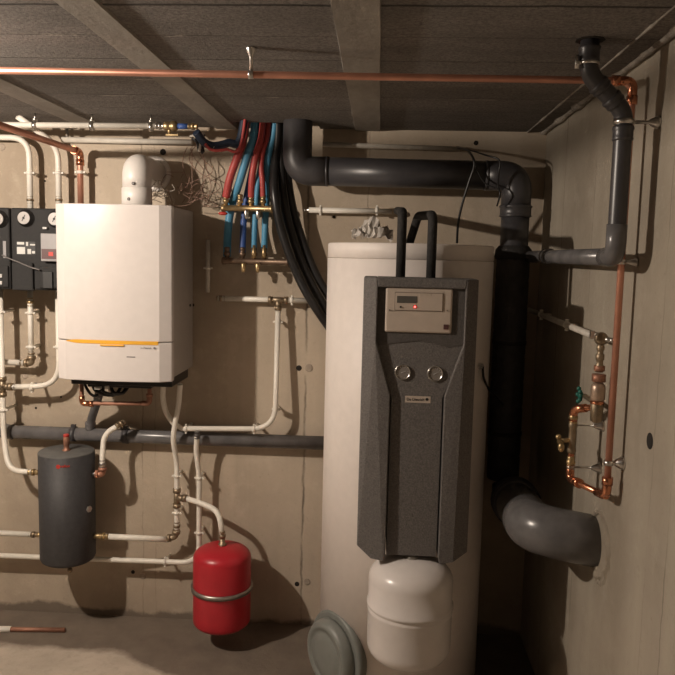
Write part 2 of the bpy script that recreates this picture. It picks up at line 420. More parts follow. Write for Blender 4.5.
# ================================================================ CEILING COPPER PIPE + RIGHT WALL LOOP
XC = .588
zc = PZ(300, 74, HC+.46).z
ypc = PZ(300, 74, HC+.46).y
yc2 = PX(607, 495, XC).y
top = V((XC, yc2, PX(634, 82, XC).z)); 
a0 = V((-2.2, ypc-.02, zc)); e1 = V((XC, ypc-.03, zc))
yv = (PX(631, 130, XC).y + PX(609, 440, XC).y)/2
e1 = V((XC, yv, P(633, 81, yv).z)); zc = e1.z; aL = PZ(0, 70.5, zc); a0 = e1 + (aL-e1)*1.8; ypc = e1.y + (aL.y-e1.y)*((e1.x+.43)/(e1.x-aL.x))
zb = PX(607, 497, XC).z
bot = V((XC, yv, zb))
cp = root('copper_pipe', a0, 'long thin copper pipe crossing under the ceiling and dropping down the right wall', 'pipe')
obj('pipe', T(tube, smooth_path([a0, e1, bot], .035), .0085), 'copper', cp)
eb = bm_(); tube(eb, smooth_path([e1-RIGHT*.04, e1, e1-UP*.045], .032), .0112); 
cyl(eb, e1-RIGHT*.05, e1-RIGHT*.032, .0128); cyl(eb, e1-UP*.055, e1-UP*.035, .0128)
obj('elbow_fitting', eb, 'copper_new', cp, label='shiny copper elbow')
hp = P(251, 76, ypc); hp = V((hp.x, ypc, zc))
rosette(cp, V((hp.x, hp.y, CE)), V((0,0,-1)), CE-zc-.004, .013, ring=hp, axis=RIGHT, rr=.0105)
for v in (465,):
    q = V((XC, yv, PX(611, v, XC).z)); rosette(cp, V((XR, yv, q.z)), V((-1,0,0)), XR-XC-.006, .017, ring=q, axis=UP, rr=.0115)
q = V((XC, yv, PX(622, 262, XC).z)); rosette(cp, V((XR, yv-.005, q.z)), V((-1,0,0)), XR-XC-.006, .010, ring=q, axis=UP, rr=.0115)
# loop with taps joined to the foot of that pipe
lp = lambda u, v: PX(u, v, XC)
yl = (lp(571, 410).y + lp(571, 470).y)/2
A = V((XC, yv, zb)); yl = 2.03; XL2 = P(572, 440, yl).x; B = V((XL2, yl, P(572, 479, yl).z)); Dp = V((XL2, yl, P(571, 409, yl).z)); yf = lp(598, 390).y
E_ = V((XC, yf, lp(597, 407).z))
tl = root('tap_loop', A, 'bright copper pipe loop with brass taps low on the right wall', 'pipe loop')
obj('pipe', T(tube, smooth_path([A, B, Dp, E_], .02), .0085), 'copper_new', tl)
def z_of(v): return P(571, v, yl).z
for v in (418, 463): 
    b = bm_(); lathe(b, V((XL2, yl, z_of(v)))-UP*.02, UP, [(.009,0),(.0115,.004),(.0115,.012),(.0095,.015),(.0125,.019),(.0125,.026),(.0095,.03),(.011,.034),(.009,.04)], 16)
    obj('union_fitting', b, 'brass', tl)
b = bm_(); lathe(b, V((XL2, yl, z_of(453))), UP, [(.009,0),(.012,.004),(.012,.014),(.0095,.02),(.011,.045),(.0095,.07),(.012,.074),(.012,.084),(.009,.088)], 16)
vb = obj('valve_body', b, 'brass_dull', tl)
b = bm_(); vc = V((XL2, yl, z_of(440))); cyl(b, vc, vc+V((-.03,-.01,0)), .006); box(b, vc+V((-.036,-.012,-.004)), (.007, .034, .012)); sphere(b, vc+V((-.036,-.03,-.014)), .009, (1,1,1.5)); sphere(b, vc+V((-.036,.006,.006)), .008)
obj('tap_handle', b, 'brass', vb)
for p_, d_ in ((A, None), (B, None)):
    pass
b = bm_(); tube(b, smooth_path([A+UP*.045, A, A+(B-A).normalized()*.045], .03), .0115); cyl(b, A+UP*.03, A+UP*.05, .0135); obj('elbow_fitting', b, 'copper_new', tl)
b = bm_(); d_ = (A-B).normalized(); tube(b, smooth_path([B+d_*.05, B, B+UP*.04], .03), .0115); cyl(b, B+d_*.035, B+d_*.055, .0135); obj('elbow_fitting', b, 'copper_new', tl)
b = bm_(); d_ = (E_-Dp).normalized(); tube(b, smooth_path([Dp+d_*.04, Dp, Dp-UP*.035], .025), .0115); obj('elbow_fitting', b, 'copper_new', tl)
for v_, r_, nm_ in ((467, .0028, 0), (425, .002, 1)):
    z3 = z_of(v_); b = bm_(); lathe(b, V((XR, yl, z3)), V((-1,0,0)), [(.015,.0005),(.015,.004),(.012,.010),(.005,.026),(.0035,.030)], 20); tube(b, [V((XR-.025, yl, z3)), V((XL2+.004, yl, z3))], r_, 8)
    cyl(b, V((XL2, yl, z3-.005)), V((XL2, yl, z3+.005)), .0115)
    obj('bracket', b, 'steel', tl)

# shut-off / filter column fed by the white pipe
zf = lambda v: PX(599, v, XC).z
top_ = V((XC, yf, zf(338))); fc = root('filter_column', V((XC, yf, zf(424))), 'upright stack of brass valve and filter fittings beside the vertical copper pipe', 'water filter')
def stack(name, prof, m, par):
    b = bm_(); lathe(b, V((XC, yf, 0)), UP, [(r*.8, z) for r, z in prof], 20); return obj(name, b, m, par)
z0 = zf(424)
stack('lower_body', [(.008, zf(425)), (.019, zf(423)), (.021, zf(412)), (.0215, zf(404)), (.017, zf(402))], 'brass_dull', fc)
stack('seal_ring', [(.0225, zf(405)), (.0228, zf(402))], 'copper_new', fc)
stack('filter_housing', [(.019, zf(402)), (.0235, zf(400)), (.024, zf(390)), (.0225, zf(386)), (.015, zf(383))], 'brass_pale', fc)
b = bm_(); hexnut(b, V((XC, yf, zf(378))), UP, .0185, .020); hexnut(b, V((XC, yf, zf(368))), UP, .0145, .014); obj('union_nut', b, 'copper_dull', fc)
stack('neck', [(.013, zf(372)), (.015, zf(366)), (.011, zf(364)), (.011, zf(360)), (.014, zf(359)), (.014, zf(354)), (.010, zf(353)), (.010, zf(350)), (.013, zf(349)), (.013, zf(345)), (.009, zf(344)), (.009, zf(340))], 'brass_dull', fc)
vb = bm_(); sphere(vb, top_, .018); vbo = obj('ball_valve', vb, 'brass_dull', fc)
b = bm_(); cyl(b, top_, top_+V((.018,-.03,.0)), .006); sphere(b, top_+V((.018,-.034,0)), .007); box(b, top_+V((-.03,-.02,.012)), (.01,.012,.02)); obj('valve_handle', b, 'steel', vbo)
hg = PX(585, 396, XC); b = bm_(); cyl(b, V((XC, yf, hg.z)), V((XC, hg.y, hg.z)), .007); obj('valve_stem', b, 'brass_dull', fc)
b = bm_(); ch = V((XC-.010, hg.y+.01, hg.z)); sphere(b, ch, .011, (.7,1,1.3))
for k in range(5):
    a = k*2*math.pi/5; sphere(b, ch+V((-.004, math.cos(a)*.013, math.sin(a)*.019)), .0065)
obj('valve_knob', b, 'green', fc)

# white pipe along right wall to the valve
w0 = PX(526, 308, XC); w0.y = YW-.02; w1 = top_+V((0, .012, 0)); w0.z = w1.z + .01; w0.x = XC
wp = pipe_thing('water_pipe', 'white plastic pipe running along the dark right wall to the brass valve', 'pipe', [w0, w1], .0095, 'pex_dirty')
for u in (541, 567):
    yy = PX(u, 322, XC).y; p = V((XC, yy, w1.z + .01*(yy-w1.y)/(w0.y-w1.y))); clip(wp, p, BACK, RIGHT, V((XR,0,0)), .0095)

# ================================================================ GREY WASTE PIPE
Yg, rg = 1.765, .0205
cpt = PZ(592, 40, CE); gx = P(620, 180, Yg).x
g1 = V((cpt.x-.004, cpt.y, CE)); g2 = V((g1.x, g1.y+.0, P(588, 74, g1.y).z)); g3 = V((gx, Yg, P(621, 112, Yg).z)); g4 = V((gx, Yg, P(618, 257, Yg).z)); g5 = V((gx-.002, YW-.01, P(520, 258, YW).z+.005))
wgp = root('waste_pipe', g1, 'mid-grey plastic waste pipe from a ceiling hole, bent down and back along the right wall', 'pipe')
obj('pipe', T(tube, smooth_path([g1, g2, g3, g4, g5], .028), rg, 24), 'pvc', wgp)
def socket(par, a, b_, r, m='pvc', name='socket'):
    b = bm_(); d = b_-a; lathe(b, a, d, [(r*.98, 0), (r*1.1, .003), (r*1.14, .008), (r*1.06, .012), (r*1.06, d.length-.008), (r*1.12, d.length-.004), (r*1.0, d.length)], 24); return obj(name, b, m, par)
d_ = (g3-g2).normalized()
socket(wgp, g1-UP*.012, g1-UP*.05, rg+.001); socket(wgp, g2+d_*.028, g2+d_*.05, rg+.001); socket(wgp, g3-d_*.05, g3-d_*.026, rg+.001, 'pvc'); socket(wgp, g3-UP*.03, g3-UP*.065, rg+.001, 'pvc')
b = bm_(); tube(b, smooth_path([g4+UP*.075, g4, g4+BACK*.075], .035), rg*1.13, 24); obj('elbow', b, 'pvc_light', wgp, label='dusty grey elbow')
obj('horizontal_pipe', T(tube, [g4+BACK*.05, g5], rg*1.03, 24), 'pvc_light', wgp)
socket(wgp, g5-BACK*.52, g5-BACK*.46, rg+.002, 'pvc_light')
# chrome clamp and screw at the top, bell bracket on wall
b = bm_(); q = P(577, 62, g1.y-.01); cyl(b, q-UP*.014, q+UP*.014, .005, seg=12); cyl(b, q, V((g1.x, g1.y, q.z)), .004); cyl(b, V((g1.x, g1.y, q.z))-UP*.004, V((g1.x, g1.y, q.z))+UP*.004, rg*1.1); obj('clamp', b, 'steel', wgp)
q = V((gx, Yg, P(630, 122, Yg).z)); rosette(wgp, V((XR, Yg, q.z)), V((-1,0,0)), XR-gx-.012, .015, ring=q, axis=UP, rr=rg*1.12)
# dark hole plate in ceiling
b = bm_(); lathe(b, V((g1.x, g1.y, CE-.0015)), UP, [(.033,0),(.033,.003)], 9); o = obj('ceiling_hole', b, 'hole', bpy.data.objects['ceiling'])

# ================================================================ BIG DUCT: ceiling elbow - horizontal - down - insulated
Yd, rd = 2.79, .054
d0 = P(298, 120, Yd); d0.z = CE+.15; d1 = V((d0.x, Yd, P(300, 171, Yd).z)); xd = P(516, 200, Yd).x
d2 = V((xd, Yd, P(516, 176, Yd).z)); d3 = V((xd, Yd, P(507, 352, Yd).z)); 
dt = root('ventilation_duct', d0, 'thick dark grey duct running from the ceiling opening to the corner behind the tank', 'duct')
obj('horizontal_pipe', T(tube, [d1+RIGHT*.10, d2-RIGHT*.10], rd*.97, 28), 'pvc', dt)
obj('elbow', T(tube, smooth_path([d0, d1, d1+RIGHT*.12], .085, 10), rd, 28), 'pvc_mid', dt)
obj('elbow', T(tube, smooth_path([d2-RIGHT*.12, d2, d2-UP*.115], .085, 10), rd, 28), 'pvc', dt)
for q_ in (d1+RIGHT*.112, d2-RIGHT*.112): obj('socket', T(cyl, q_-RIGHT*.004, q_+RIGHT*.004, rd*1.02, None, 28), 'pvc', dt)
socket(dt, d2-UP*.105, d2-UP*.15, rd*.99, 'pvc')
obj('vertical_pipe', T(tube, [d2-UP*.14, V((xd, Yd, P(515, 262, Yd).z))], rd*.95, 28), 'pvc', dt)
zi = P(515, 254, Yd).z
b = bm_(); lathe(b, V((xd, Yd, zi)), -UP, [(rd*1.0, -.03), (rd*1.22, -.015), (rd*1.28, .01), (rd*1.2, .02)], 28); obj('coupling', b, 'foam', dt)
zl = P(500, 478, Yd).z
b = bm_(); pr = []; zz = 0; L = zi-zl
for k in range(9):
    pr += [(rd*1.09, zz+.002), (rd*1.12, zz+.01), (rd*1.12, zz+L/9-.008), (rd*1.09, zz+L/9-.001)]; zz += L/9
lathe(b, V((xd, Yd, zi)), -UP, pr, 28); obj('insulation_sleeve', b, 'wrap', dt)
for v in (342, 432):
    zz = P(505, v, Yd).z; obj('joint_band', T(lathe, V((xd, Yd, zz)), UP, [(rd*1.12, -.008), (rd*1.17, -.006), (rd*1.17, .006), (rd*1.12, .008)], 28), 'foam', dt)
# big soil pipe elbow into right wall
rb = .072
s0 = V((xd+.015, Yd-.03, P(500, 440, Yd).z)); s1 = V((xd+.02, Yd-.03, P(503, 488, Yd).z)); Ys = 2.06
s2 = P(533, 529, Ys); s3 = PX(604, 541, XR+.03); s3.y = Ys-.01; s3.z = s2.z-.028
st = root('soil_pipe', s3, 'fat grey plastic soil pipe elbow entering the lower right wall', 'pipe')
mid = s1.lerp(s2, .42)
obj('elbow', T(tube, smooth_path([s1.lerp(s2, .36), s2, s3], .10, 12), rb, 36), 'pvc_light', st)
socket(st, s1.lerp(s2, .30), s1.lerp(s2, .42), rb*1.02, 'pvc_mid')
obj('upper_elbow', T(tube, smooth_path([V((s1.x, s1.y, zl-.02)), V((s1.x, s1.y, s1.z-.02)), s1.lerp(s2, .36)], .1, 10), rb*.86, 32), 'pvc', st)
d_ = (s3-s2).normalized(); e_ = s2+d_*.115


# ================================================================ HOT WATER TANK
TX, TY, TR = .105, 2.62, .2885
zt = P(327, 243, TY).z; zlid = P(327, 257, TY).z
tk = root('water_tank', V((TX, TY, 0)), 'tall white cylindrical hot water tank standing before the back wall', 'tank')
lathe_t = [(TR, .06), (TR, zlid-.004), (TR-.003, zlid-.002)]
obj('tank_body', T(lathe, V((TX, TY, 0)), UP, lathe_t, 96), 'tank_white', tk)
obj('tank_lid', T(lathe, V((TX, TY, 0)), UP, [(TR-.003, zlid-.001), (TR-.0006, zlid), (TR-.0006, zt-.004), (TR-.004, zt), (.06, zt+.002)], 96), 'tank_white', tk)
for k in range(3):
    a = k*2*math.pi/3+.5; p = V((TX+math.cos(a)*.2, TY+math.sin(a)*.2, 0)); obj('foot', T(lathe, p, UP, [(.03, 0), (.03, .02), (.015, .025), (.015, .065)], 16), 'black', tk)
# inspection cover, low on the left
ang = math.radians(50); dv = V((-math.sin(ang), -math.cos(ang), 0)); fc_ = V((TX, TY, P(338, 653, 2.43).z)) + dv*TR*.955
hc = root('dummy', fc_, 'x', 'x'); bpy.data.objects.remove(hc)
cf = obj('inspection_flange', T(lathe, fc_, dv, [(.132, -.03), (.142, .0), (.142, .012), (.135, .018)], 48), 'lidgrey', tk)
obj('cover', T(lathe, fc_, dv, [(.119, .015), (.119, .03), (.116, .045), (.108, .056), (.100, .060), (.090, .059), (.087, .055), (.074, .055), (.071, .058), (.05, .060), (.001, .061)], 48), 'lidgrey', cf)
# sensor socket with black cable
sp = P(479.5, 366, 2.45); 
b = bm_(); dn_ = V((.55,-.83,0)); cyl(b, sp-dn_*.02, sp+dn_*.004, .007); hexnut(b, sp+dn_*.006, dn_, .011, .010); cyl(b, sp, sp+dn_*.018, .006)
obj('sensor_socket', b, 'steel', tk)
obj('sensor_cable', T(tube, spline([sp+dn_*.016, P(483.5, 377, 2.46), P(488, 388, 2.54), P(497, 398, 2.62), P(503, 405, 2.68)]), .0042, 10), 'black', tk)

# pump station shell on the tank
YF, YR = 2.16, 2.331     # front and rear of shell
def S(u, v, y=YF): return P(u, v, y)
ss = root('solar_station', V((TX, YR, S(420, 560).z)), 'charcoal foam solar pump station with a beige control panel strapped to the tank front', 'pump station')
# silhouette
xl, xr = S(360.5, 400).x, S(477, 350).x
zt_, zb_ = S(420, 278.5).z, S(420, 557).z
W_ = xr-xl
def SX(f): return xl + W_*f
def SZ(v): return S(420, v).z
outline = [(0, zt_), (1, zt_), (1, SZ(553)), (.87, SZ(561)), (.74, SZ(564)), (.715, SZ(558)), (.27, SZ(558)), (.245, SZ(563)), (.13, SZ(561)), (0, SZ(551))]
rec = [(.125, SZ(288)), (.885, SZ(288)), (.885, SZ(344)), (.735, SZ(396)), (.735, SZ(560)), (.26, SZ(560)), (.26, SZ(396)), (.125, SZ(344))]
# shell: front face = left flange + right flange + top strip, recess panel set back
b = bm_()
lf = [(0, zt_), (.115, zt_), (.125, SZ(288)), (.125, SZ(344)), (.26, SZ(396)), (.26, SZ(558)), (.245, SZ(563)), (.13, SZ(561)), (0, SZ(551))]
rf = [(1, zt_), (.895, zt_), (.885, SZ(288)), (.885, SZ(344)), (.735, SZ(396)), (.735, SZ(558)), (.75, SZ(564)), (.87, SZ(561)), (1, SZ(553))]
tf = [(.115, zt_), (.895, zt_), (.885, SZ(288)), (.125, SZ(288))]
for poly in (lf, rf):
    # flange faces slope back a little toward the outer side
    outer = 0 if poly is lf else 1
    pts = [V((SX(f), YF + (.022 if f == outer else 0), z)) for f, z in poly]
    fr = [b.verts.new(p) for p in pts]; bk_ = [b.verts.new(V((p.x, YR, p.z))) for p in pts]
    b.faces.new(fr); b.faces.new(bk_[::-1]); n = len(fr)
    for k in range(n): b.faces.new((fr[k], bk_[k], bk_[(k+1)%n], fr[(k+1)%n]))
prism(b, [V((SX(f), YF+.001, z)) for f, z in tf], V((0, YR-YF, 0)))
shell = obj('shell', b, 'epp', ss, bevel=.003)
b = bm_(); prism(b, [V((SX(f), YF+.014, z)) for f, z in ((.11, SZ(284)), (.9, SZ(284)), (.9, SZ(344)), (.75, SZ(347)), (.5, SZ(341)), (.3, SZ(344)), (.11, SZ(348)))], V((0, .1, 0)))
obj('control_recess', b, 'epp_dark', ss)
b = bm_()
q = [(.12, SZ(340), .017), (.89, SZ(340), .017), (.89, SZ(346), .016), (.72, SZ(398), .014), (.72, SZ(558), .016), (.27, SZ(558), .016), (.27, SZ(398), .014), (.12, SZ(346), .016)]
fr = [b.verts.new(V((SX(f), YF+y, z))) for f, z, y in q]; bk_ = [b.verts.new(V((SX(f), YR-.01, z))) for f, z, y in q]
b.faces.new((fr[0], fr[1], fr[2], fr[7])); b.faces.new((fr[7], fr[2], fr[3], fr[6])); b.faces.new((fr[6], fr[3], fr[4], fr[5])); b.faces.new(bk_[::-1])
for k in range(8): b.faces.new((fr[k], bk_[k], bk_[(k+1)%8], fr[(k+1)%8]))
obj('front_cover', b, 'epp', ss)
# control panel
yp = YF+.006
c0, c1 = P(386, 288, yp), P(451.5, 333, yp)
cpn = bm_(); x0, x1, z1_, z0_ = c0.x, c1.x, P(418, 288, yp).z, P(418, 333, yp).z
box2(cpn, V((x0, yp, z0_)), V((x1, yp+.013, z1_)))
cpo = obj('control_panel', cpn, 'panel', ss, bevel=.006, seg=3)
def R2(name, u0, v0, u1, v1, th, m, par, base=yp, bev=0):
    b = bm_(); a = P(u0, (v0+v1)/2, base); c = P(u1, (v0+v1)/2, base); t = P((u0+u1)/2, v0, base); d = P((u0+u1)/2, v1, base)
    box2(b, V((a.x, base-th, d.z)), V((c.x, base+.001, t.z))); return obj(name, b, m, par, bevel=bev)
R2('display_frame', 394.5, 292.5, 443, 311, .0025, 'outline', cpo, bev=.001)
R2('display_window', 395.2, 293.2, 442.3, 310.3, .003, 'panel', cpo)
R2('display', 397, 296, 417, 303, .0038, 'lcd', cpo)
R2('button_strip', 420, 293.5, 431, 295.5, .004, 'panel_rim', cpo)
for u, v, r, m_, nm in ((414.9, 306.8, .0022, 'led', 'led'), (400.5, 306.8, .0028, 'ink', 'button'), (389.5, 310, .0016, 'ink', 'screw'), (447, 310.5, .0016, 'ink', 'screw')):
    p = P(u, v, yp); obj(nm, T(lathe, p+V((0,.001,0)), V((0,-1,0)), [(r, 0), (r, .006), (r*.6, .0075)], 16), m_, cpo)
p = P(414.9, 306.8, yp); obj('led_bezel', T(lathe, p+V((0,.001,0)), V((0,-1,0)), [(.0052, 0), (.0052, .0048)], 20), 'ledring', cpo)
R2('logo', 443.5, 324.5, 448.5, 329.5, .0016, 'maroon', cpo)
# gauges
for u, v, a0_ in ((402.5, 372, -.35), (435, 373.5, -.5)):
    yy = YF+.016; p = P(u, v, yy)
    ga = obj('gauge', T(lathe, p+V((0,.012,0)), V((0,-1,0)), [(.0235, 0), (.0235, .016), (.0225, .019), (.0205, .019), (.0198, .014), (.001, .0135)], 32), 'steel', ss)
    obj('dial', T(lathe, p+V((0,.0,0)), V((0,-1,0)), [(.0198, 0), (.0198, .0035)], 28), 'glassy', ga)
    b = bm_(); c = p+V((0,-.0042,0)); d = V((math.cos(a0_*-1), 0, math.sin(a0_*-1)))
    n_ = V((-d.z, 0, d.x)); prism(b, [c-d*.005+n_*.0012, c-d*.005-n_*.0012, c+d*.015], V((0,-.0006,0)))
    for k in range(11):
        a = math.radians(-40+k*26); e = V((math.cos(a), 0, math.sin(a))); box(b, c+e*.0165, (.0012, .0006, .0034), Matrix.Rotation(math.pi/2-a, 3, 'Y'))
    obj('needle', b, 'paper', ga)
bd = R2('badge', 405, 396, 430.5, 402.7, .002, 'panel', ss, base=YF+.0155)
text('lettering', 'De Dietrich', P(415.5, 399.4, YF+.0132), .0085, 'ink', bd, width=.051, bold=.012)
b = bm_(); c = P(427, 399.4, YF+.0133); cyl(b, c, c-V((0,.0006,0)), .0048, seg=6); obj('logo', b, 'ink', bd)

# expansion vessel under the station
ev_c = P(409.5, 612, 2.20); VR = .1295
zvt, zvb = P(409, 557, 2.20).z, P(409, 671, 2.14).z
def capsule(r, z0, z1, k=.36):
    pr = []; h = r*k
    for i in range(9): a = math.pi/2*i/8; pr.append((r*math.sin(a)*.999, z0+h-h*math.cos(a)))
    for i in range(9): a = math.pi/2*(1-i/8); pr.append((r*math.sin(a)*.999, z1-h+h*math.cos(a)))
    return pr
ev = root('expansion_vessel', V((ev_c.x, 2.198, zvb)), 'glossy white expansion vessel hanging beneath the charcoal pump station', 'expansion vessel')
zs = P(409, 621, 2.08).z
h = VR*.5; pr = []
for i in range(10): a = math.pi/2*i/9; pr.append((VR*math.sin(a)**.75, zvb+h-h*math.cos(a)))
pr += [(VR, zs-.022), (VR+.0015, zs-.018), (VR+.0015, zs-.013), (VR-.001, zs-.009), (VR-.001, zs-.004), (VR+.004, zs), (VR+.004, zs+.006), (VR-.001, zs+.010)]
for i in range(10): a = math.pi/2*(1-i/9); pr.append((VR*math.sin(a)**.75, zvt-h+h*math.cos(a)))
obj('vessel_body', T(lathe, V((ev_c.x, 2.198, 0)), UP, pr, 64), 'white', ev)
obj('mounting_bracket', T(box2, V((ev_c.x-.03, 2.30, zs-.012)), V((ev_c.x+.03, TY-TR+.004, zs+.012))), 'steel_dull', ev)
obj('valve_neck', T(lathe, V((ev_c.x, 2.198, zvt-.004)), UP, [(.02, 0), (.02, .01), (.012, .014), (.012, .03)], 16), 'steel_dull', ev)

# insulated pipes on the station
def ins(name, label, pts, r=.0145, fil=.03):
    o = root(name, pts[0], label, 'pipe'); obj('insulation_sleeve', T(tube, smooth_path(pts, fil), r, 20), 'foam', o); return o
Yi = 2.27
a = P(402.5, 278, Yi); bq = P(402.5, 212, Yi); cq = P(384.5, 211.5, YW-.06)
ip = ins('insulated_pipe', 'left black insulated pipe rising from the station, bent back to the white wall pipe', [V((bq.x, Yi, a.z-.01)), bq, V((bq.x-.004, cq.y-.06, cq.z)), ])
a = P(433, 278, Yi); bq = P(433, 215, Yi); cq = P(418, 216, Yi+.28)
ip2 = ins('insulated_pipe', 'right black insulated pipe rising from the station, bent back and down to the tank top', [V((bq.x, Yi, a.z-.01)), bq, cq, P(409, 245, TY+.02)])

# crumpled plastic on top of the tank
b = bm_(); n1, n2 = 16, 10; g = []
for i in range(n1+1):
    row = []
    for j in range(n2+1):
        t, s = i/n1, j/n2
        x = P(352, 240, 2.5).x + t*.135; y = 2.44 + s*.14
        hh = .078*math.sin(math.pi*(.12+.80*t))**.6*math.sin(math.pi*(.1+.8*s)) * (.80+.20*math.sin(t*11+s*6))
        row.append(b.verts.new(V((x+random.uniform(-.004,.004), y+random.uniform(-.004,.004), zt+.004+max(0, hh+random.uniform(-.010,.012))))))
    g.append(row)
for i in range(n1):
    for j in range(n2): b.faces.new((g[i][j], g[i+1][j], g[i+1][j+1], g[i][j+1]))
o = obj('plastic_wrap', b, 'plastic', loc=V((P(372, 240, 2.5).x, 2.5, zt)))
sm = o.modifiers.new('t', 'SOLIDIFY'); sm.thickness = .0015; sm.offset = 1
tag(o, 'crumpled pale plastic wrapping lying on top of the white tank', 'plastic wrap')

# ================================================================ BOILER
Yb0, Yb1 = 2.625, 2.93     # shell corner depth and rear
bx0, bx1 = P(57, 300, Yb0).x-.0, P(172, 300, Yb0).x
bzt, bzb = P(115, 204.5, Yb0).z, P(115, 380, Yb0).z
bo = root('boiler', V(((bx0+bx1)/2, Yb1, bzb)), 'white wall-hung gas boiler with an orange stripe across its front', 'boiler')
W = bx1-bx0
def front_profile(x):   # depth offset of bowed front, x in 0..1
    ch = .095
    if x < ch: return -.022*(x/ch)
    if x > 1-ch: return -.022*((1-x)/ch)
    t = (x-ch)/(1-2*ch); return -.022 - .010*math.sin(math.pi*t)
zs_ = P(115, 341.5, Yb0-.025).z
def front_panel(name, z0, z1, m, off=0, x0=0, x1=1, par=bo, th=.03, bev=.0035, lowbow=0):
    b = bm_(); xs = sorted(set([x0, x1] + [x for x in (.095, .905) if x0 < x < x1] + [x0+(x1-x0)*k/24 for k in range(25)]))
    rf_ = [];
    for x in xs:
        y = Yb0 + front_profile(x) - off; zz0 = z0 - lowbow*math.sin(math.pi*x)
        rf_.append([b.verts.new(V((bx0+W*x, y, zz0))), b.verts.new(V((bx0+W*x, y, z1))), b.verts.new(V((bx0+W*x, Yb0+th, z1))), b.verts.new(V((bx0+W*x, Yb0+th, zz0)))])
    for a_, c_ in zip(rf_, rf_[1:]):
        for k in range(4):
            f = b.faces.new((a_[k], a_[(k+1)%4], c_[(k+1)%4], c_[k]))
    b.faces.new(rf_[0]); b.faces.new(rf_[-1]); return obj(name, b, m, par, bevel=bev)
front_panel('front_panel', zs_+.0015, bzt, 'white')
front_panel('door', bzb, zs_-.0015, 'white', lowbow=.001)
b = bm_()
box2(b, V((bx0+.001, Yb0+.02, bzb+.012)), V((bx1-.001, Yb1, bzt-.002)))
obj('casing', b, 'casing', bo, bevel=.003)
obj('mounting_rail', T(box2, V((bx0+.03, Yb1-.001, bzt-.1)), V((bx1-.03, YW-.001, bzt-.05))), 'steel_dull', bo)
# orange stripe: tapered at the left, ends square before the right chamfer
b = bm_(); zA = P(115, 342.2, Yb0-.03).z; xs = [.10+.795*k/24 for k in range(25)]; rr = []
for k, x in enumerate(xs):
    hh = .0068*min(1, .15+k/3.0); y = Yb0+front_profile(x)-.0018
    rr.append([b.verts.new(V((bx0+W*x, y, zA-hh))), b.verts.new(V((bx0+W*x, y, zA+hh*.9))), b.verts.new(V((bx0+W*x, y+.006, zA+hh*.9))), b.verts.new(V((bx0+W*x, y+.006, zA-hh)))])
for a_, c_ in zip(rr, rr[1:]):
    for k in range(4): b.faces.new((a_[k], a_[(k+1)%4], c_[(k+1)%4], c_[k]))
b.faces.new(rr[0]); b.faces.new(rr[-1]); obj('orange_stripe', b, 'orange', bo)
yt = Yb0-.0325
b = bm_(); c = P(112, 345.3, Yb0-.034); box(b, c, (.088, .006, .0055)); obj('handle_lip', b, 'orange', bo, bevel=.001)
text('lettering', 'De Dietrich', P(145.5, 348, Yb0-.0275), .0072, 'greyink', bo, width=.042)
b = bm_(); c = P(154.5, 348.2, Yb0-.0255); cyl(b, c, c-V((0,.002,0)), .0042, seg=6); obj('logo', b, 'greyink', bo)
b = bm_(); c = P(131, 357, Yb0-.0295); box(b, c, (.031, .003, .0035)); obj('model_badge', b, 'greyink', bo)
b = bm_(); c = P(192, 305, 2.9); cyl(b, V((bx1-.002, 2.88, c.z)), V((bx1+.003, 2.88, c.z)), .005); obj('screw', b, 'ink', bo)
# underside: connection tray and hoses
zu = bzb+.014
b = bm_(); box2(b, V((bx0+.03, Yb0+.04, zu-.042)), V((bx1-.012, Yb1-.03, zu))); box2(b, V((bx0+.08, Yb0+.07, zu-.056)), V((bx1-.10, Yb1-.06, zu-.02))); tr = obj('connection_tray', b, 'black', bo, bevel=.003)
for i, (u0, u1, uu) in enumerate(((84, 99, 92), (92, 118, 104), (100, 124, 113), (110, 126, 120))):
    b = bm_(); tube(b, spline([P(u0, 382, 2.72), P(u0+3, 389+i, 2.70), P(uu, 395-i*.5, 2.70), P(u1-2, 395-i, 2.71), P(u1+4, 384, 2.75)]), .0055+.001*(i%2), 10); obj('hose', b, 'black', bo)
for u, l in ((104, .02), (116, .014), (128, .018), (140, .016), (152, .02), (166, .018), (176, .014)):
    p = P(u, 383, 2.78); b = bm_(); lathe(b, V((p.x, p.y, zu-.026)), -UP, [(.011, 0), (.011, l*.5), (.014, l*.55), (.014, l*.9), (.009, l)], 12); obj('connector', b, 'cast' if u % 3 else 'brass_dull', bo)
b = bm_(); p = P(98, 388, 2.66); box(b, p, (.022, .02, .01)); box(b, P(107, 387.5, 2.66), (.012, .02, .012)); obj('clamp_block', b, 'paper', bo, bevel=.002)
# ---- flue
yfl = 2.745; fx = P(137, 190, yfl).x; fr_ = .0525
ztop = P(138, 167.5, yfl).z
fl = root('flue', V((fx, yfl, bzt)), 'white flue elbow rising from the boiler top and bending into the wall', 'flue pipe')
obj('flue_elbow', T(tube, smooth_path([V((fx, yfl, P(137, 188, yfl).z)), V((fx, yfl, ztop)), V((fx, YW-.001, ztop))], .075, 12), fr_, 40), 'white_side', fl)
obj('flue_base', T(lathe, V((fx, yfl, bzt)), UP, [(fr_+.003, 0), (fr_+.003, P(137, 188.5, yfl).z-bzt), (fr_, P(137, 188, yfl).z-bzt)], 40), 'white_side', fl)
obj('wall_rosette', T(lathe, V((fx, YW-.001, ztop)), V((0,-1,0)), [(fr_*1.35, 0), (fr_*1.33, .006), (fr_*1.05, .009)], 40), 'white_side', fl)
for u, v in ((133.5, 183.5), (129, 199)):
    p = P(u, v, yfl-fr_); obj('port_cap', T(lathe, p+V((0,.006,0)), V((0,-1,0)), [(.006, 0), (.006, .01), (.004, .012)], 14), 'cast', fl)

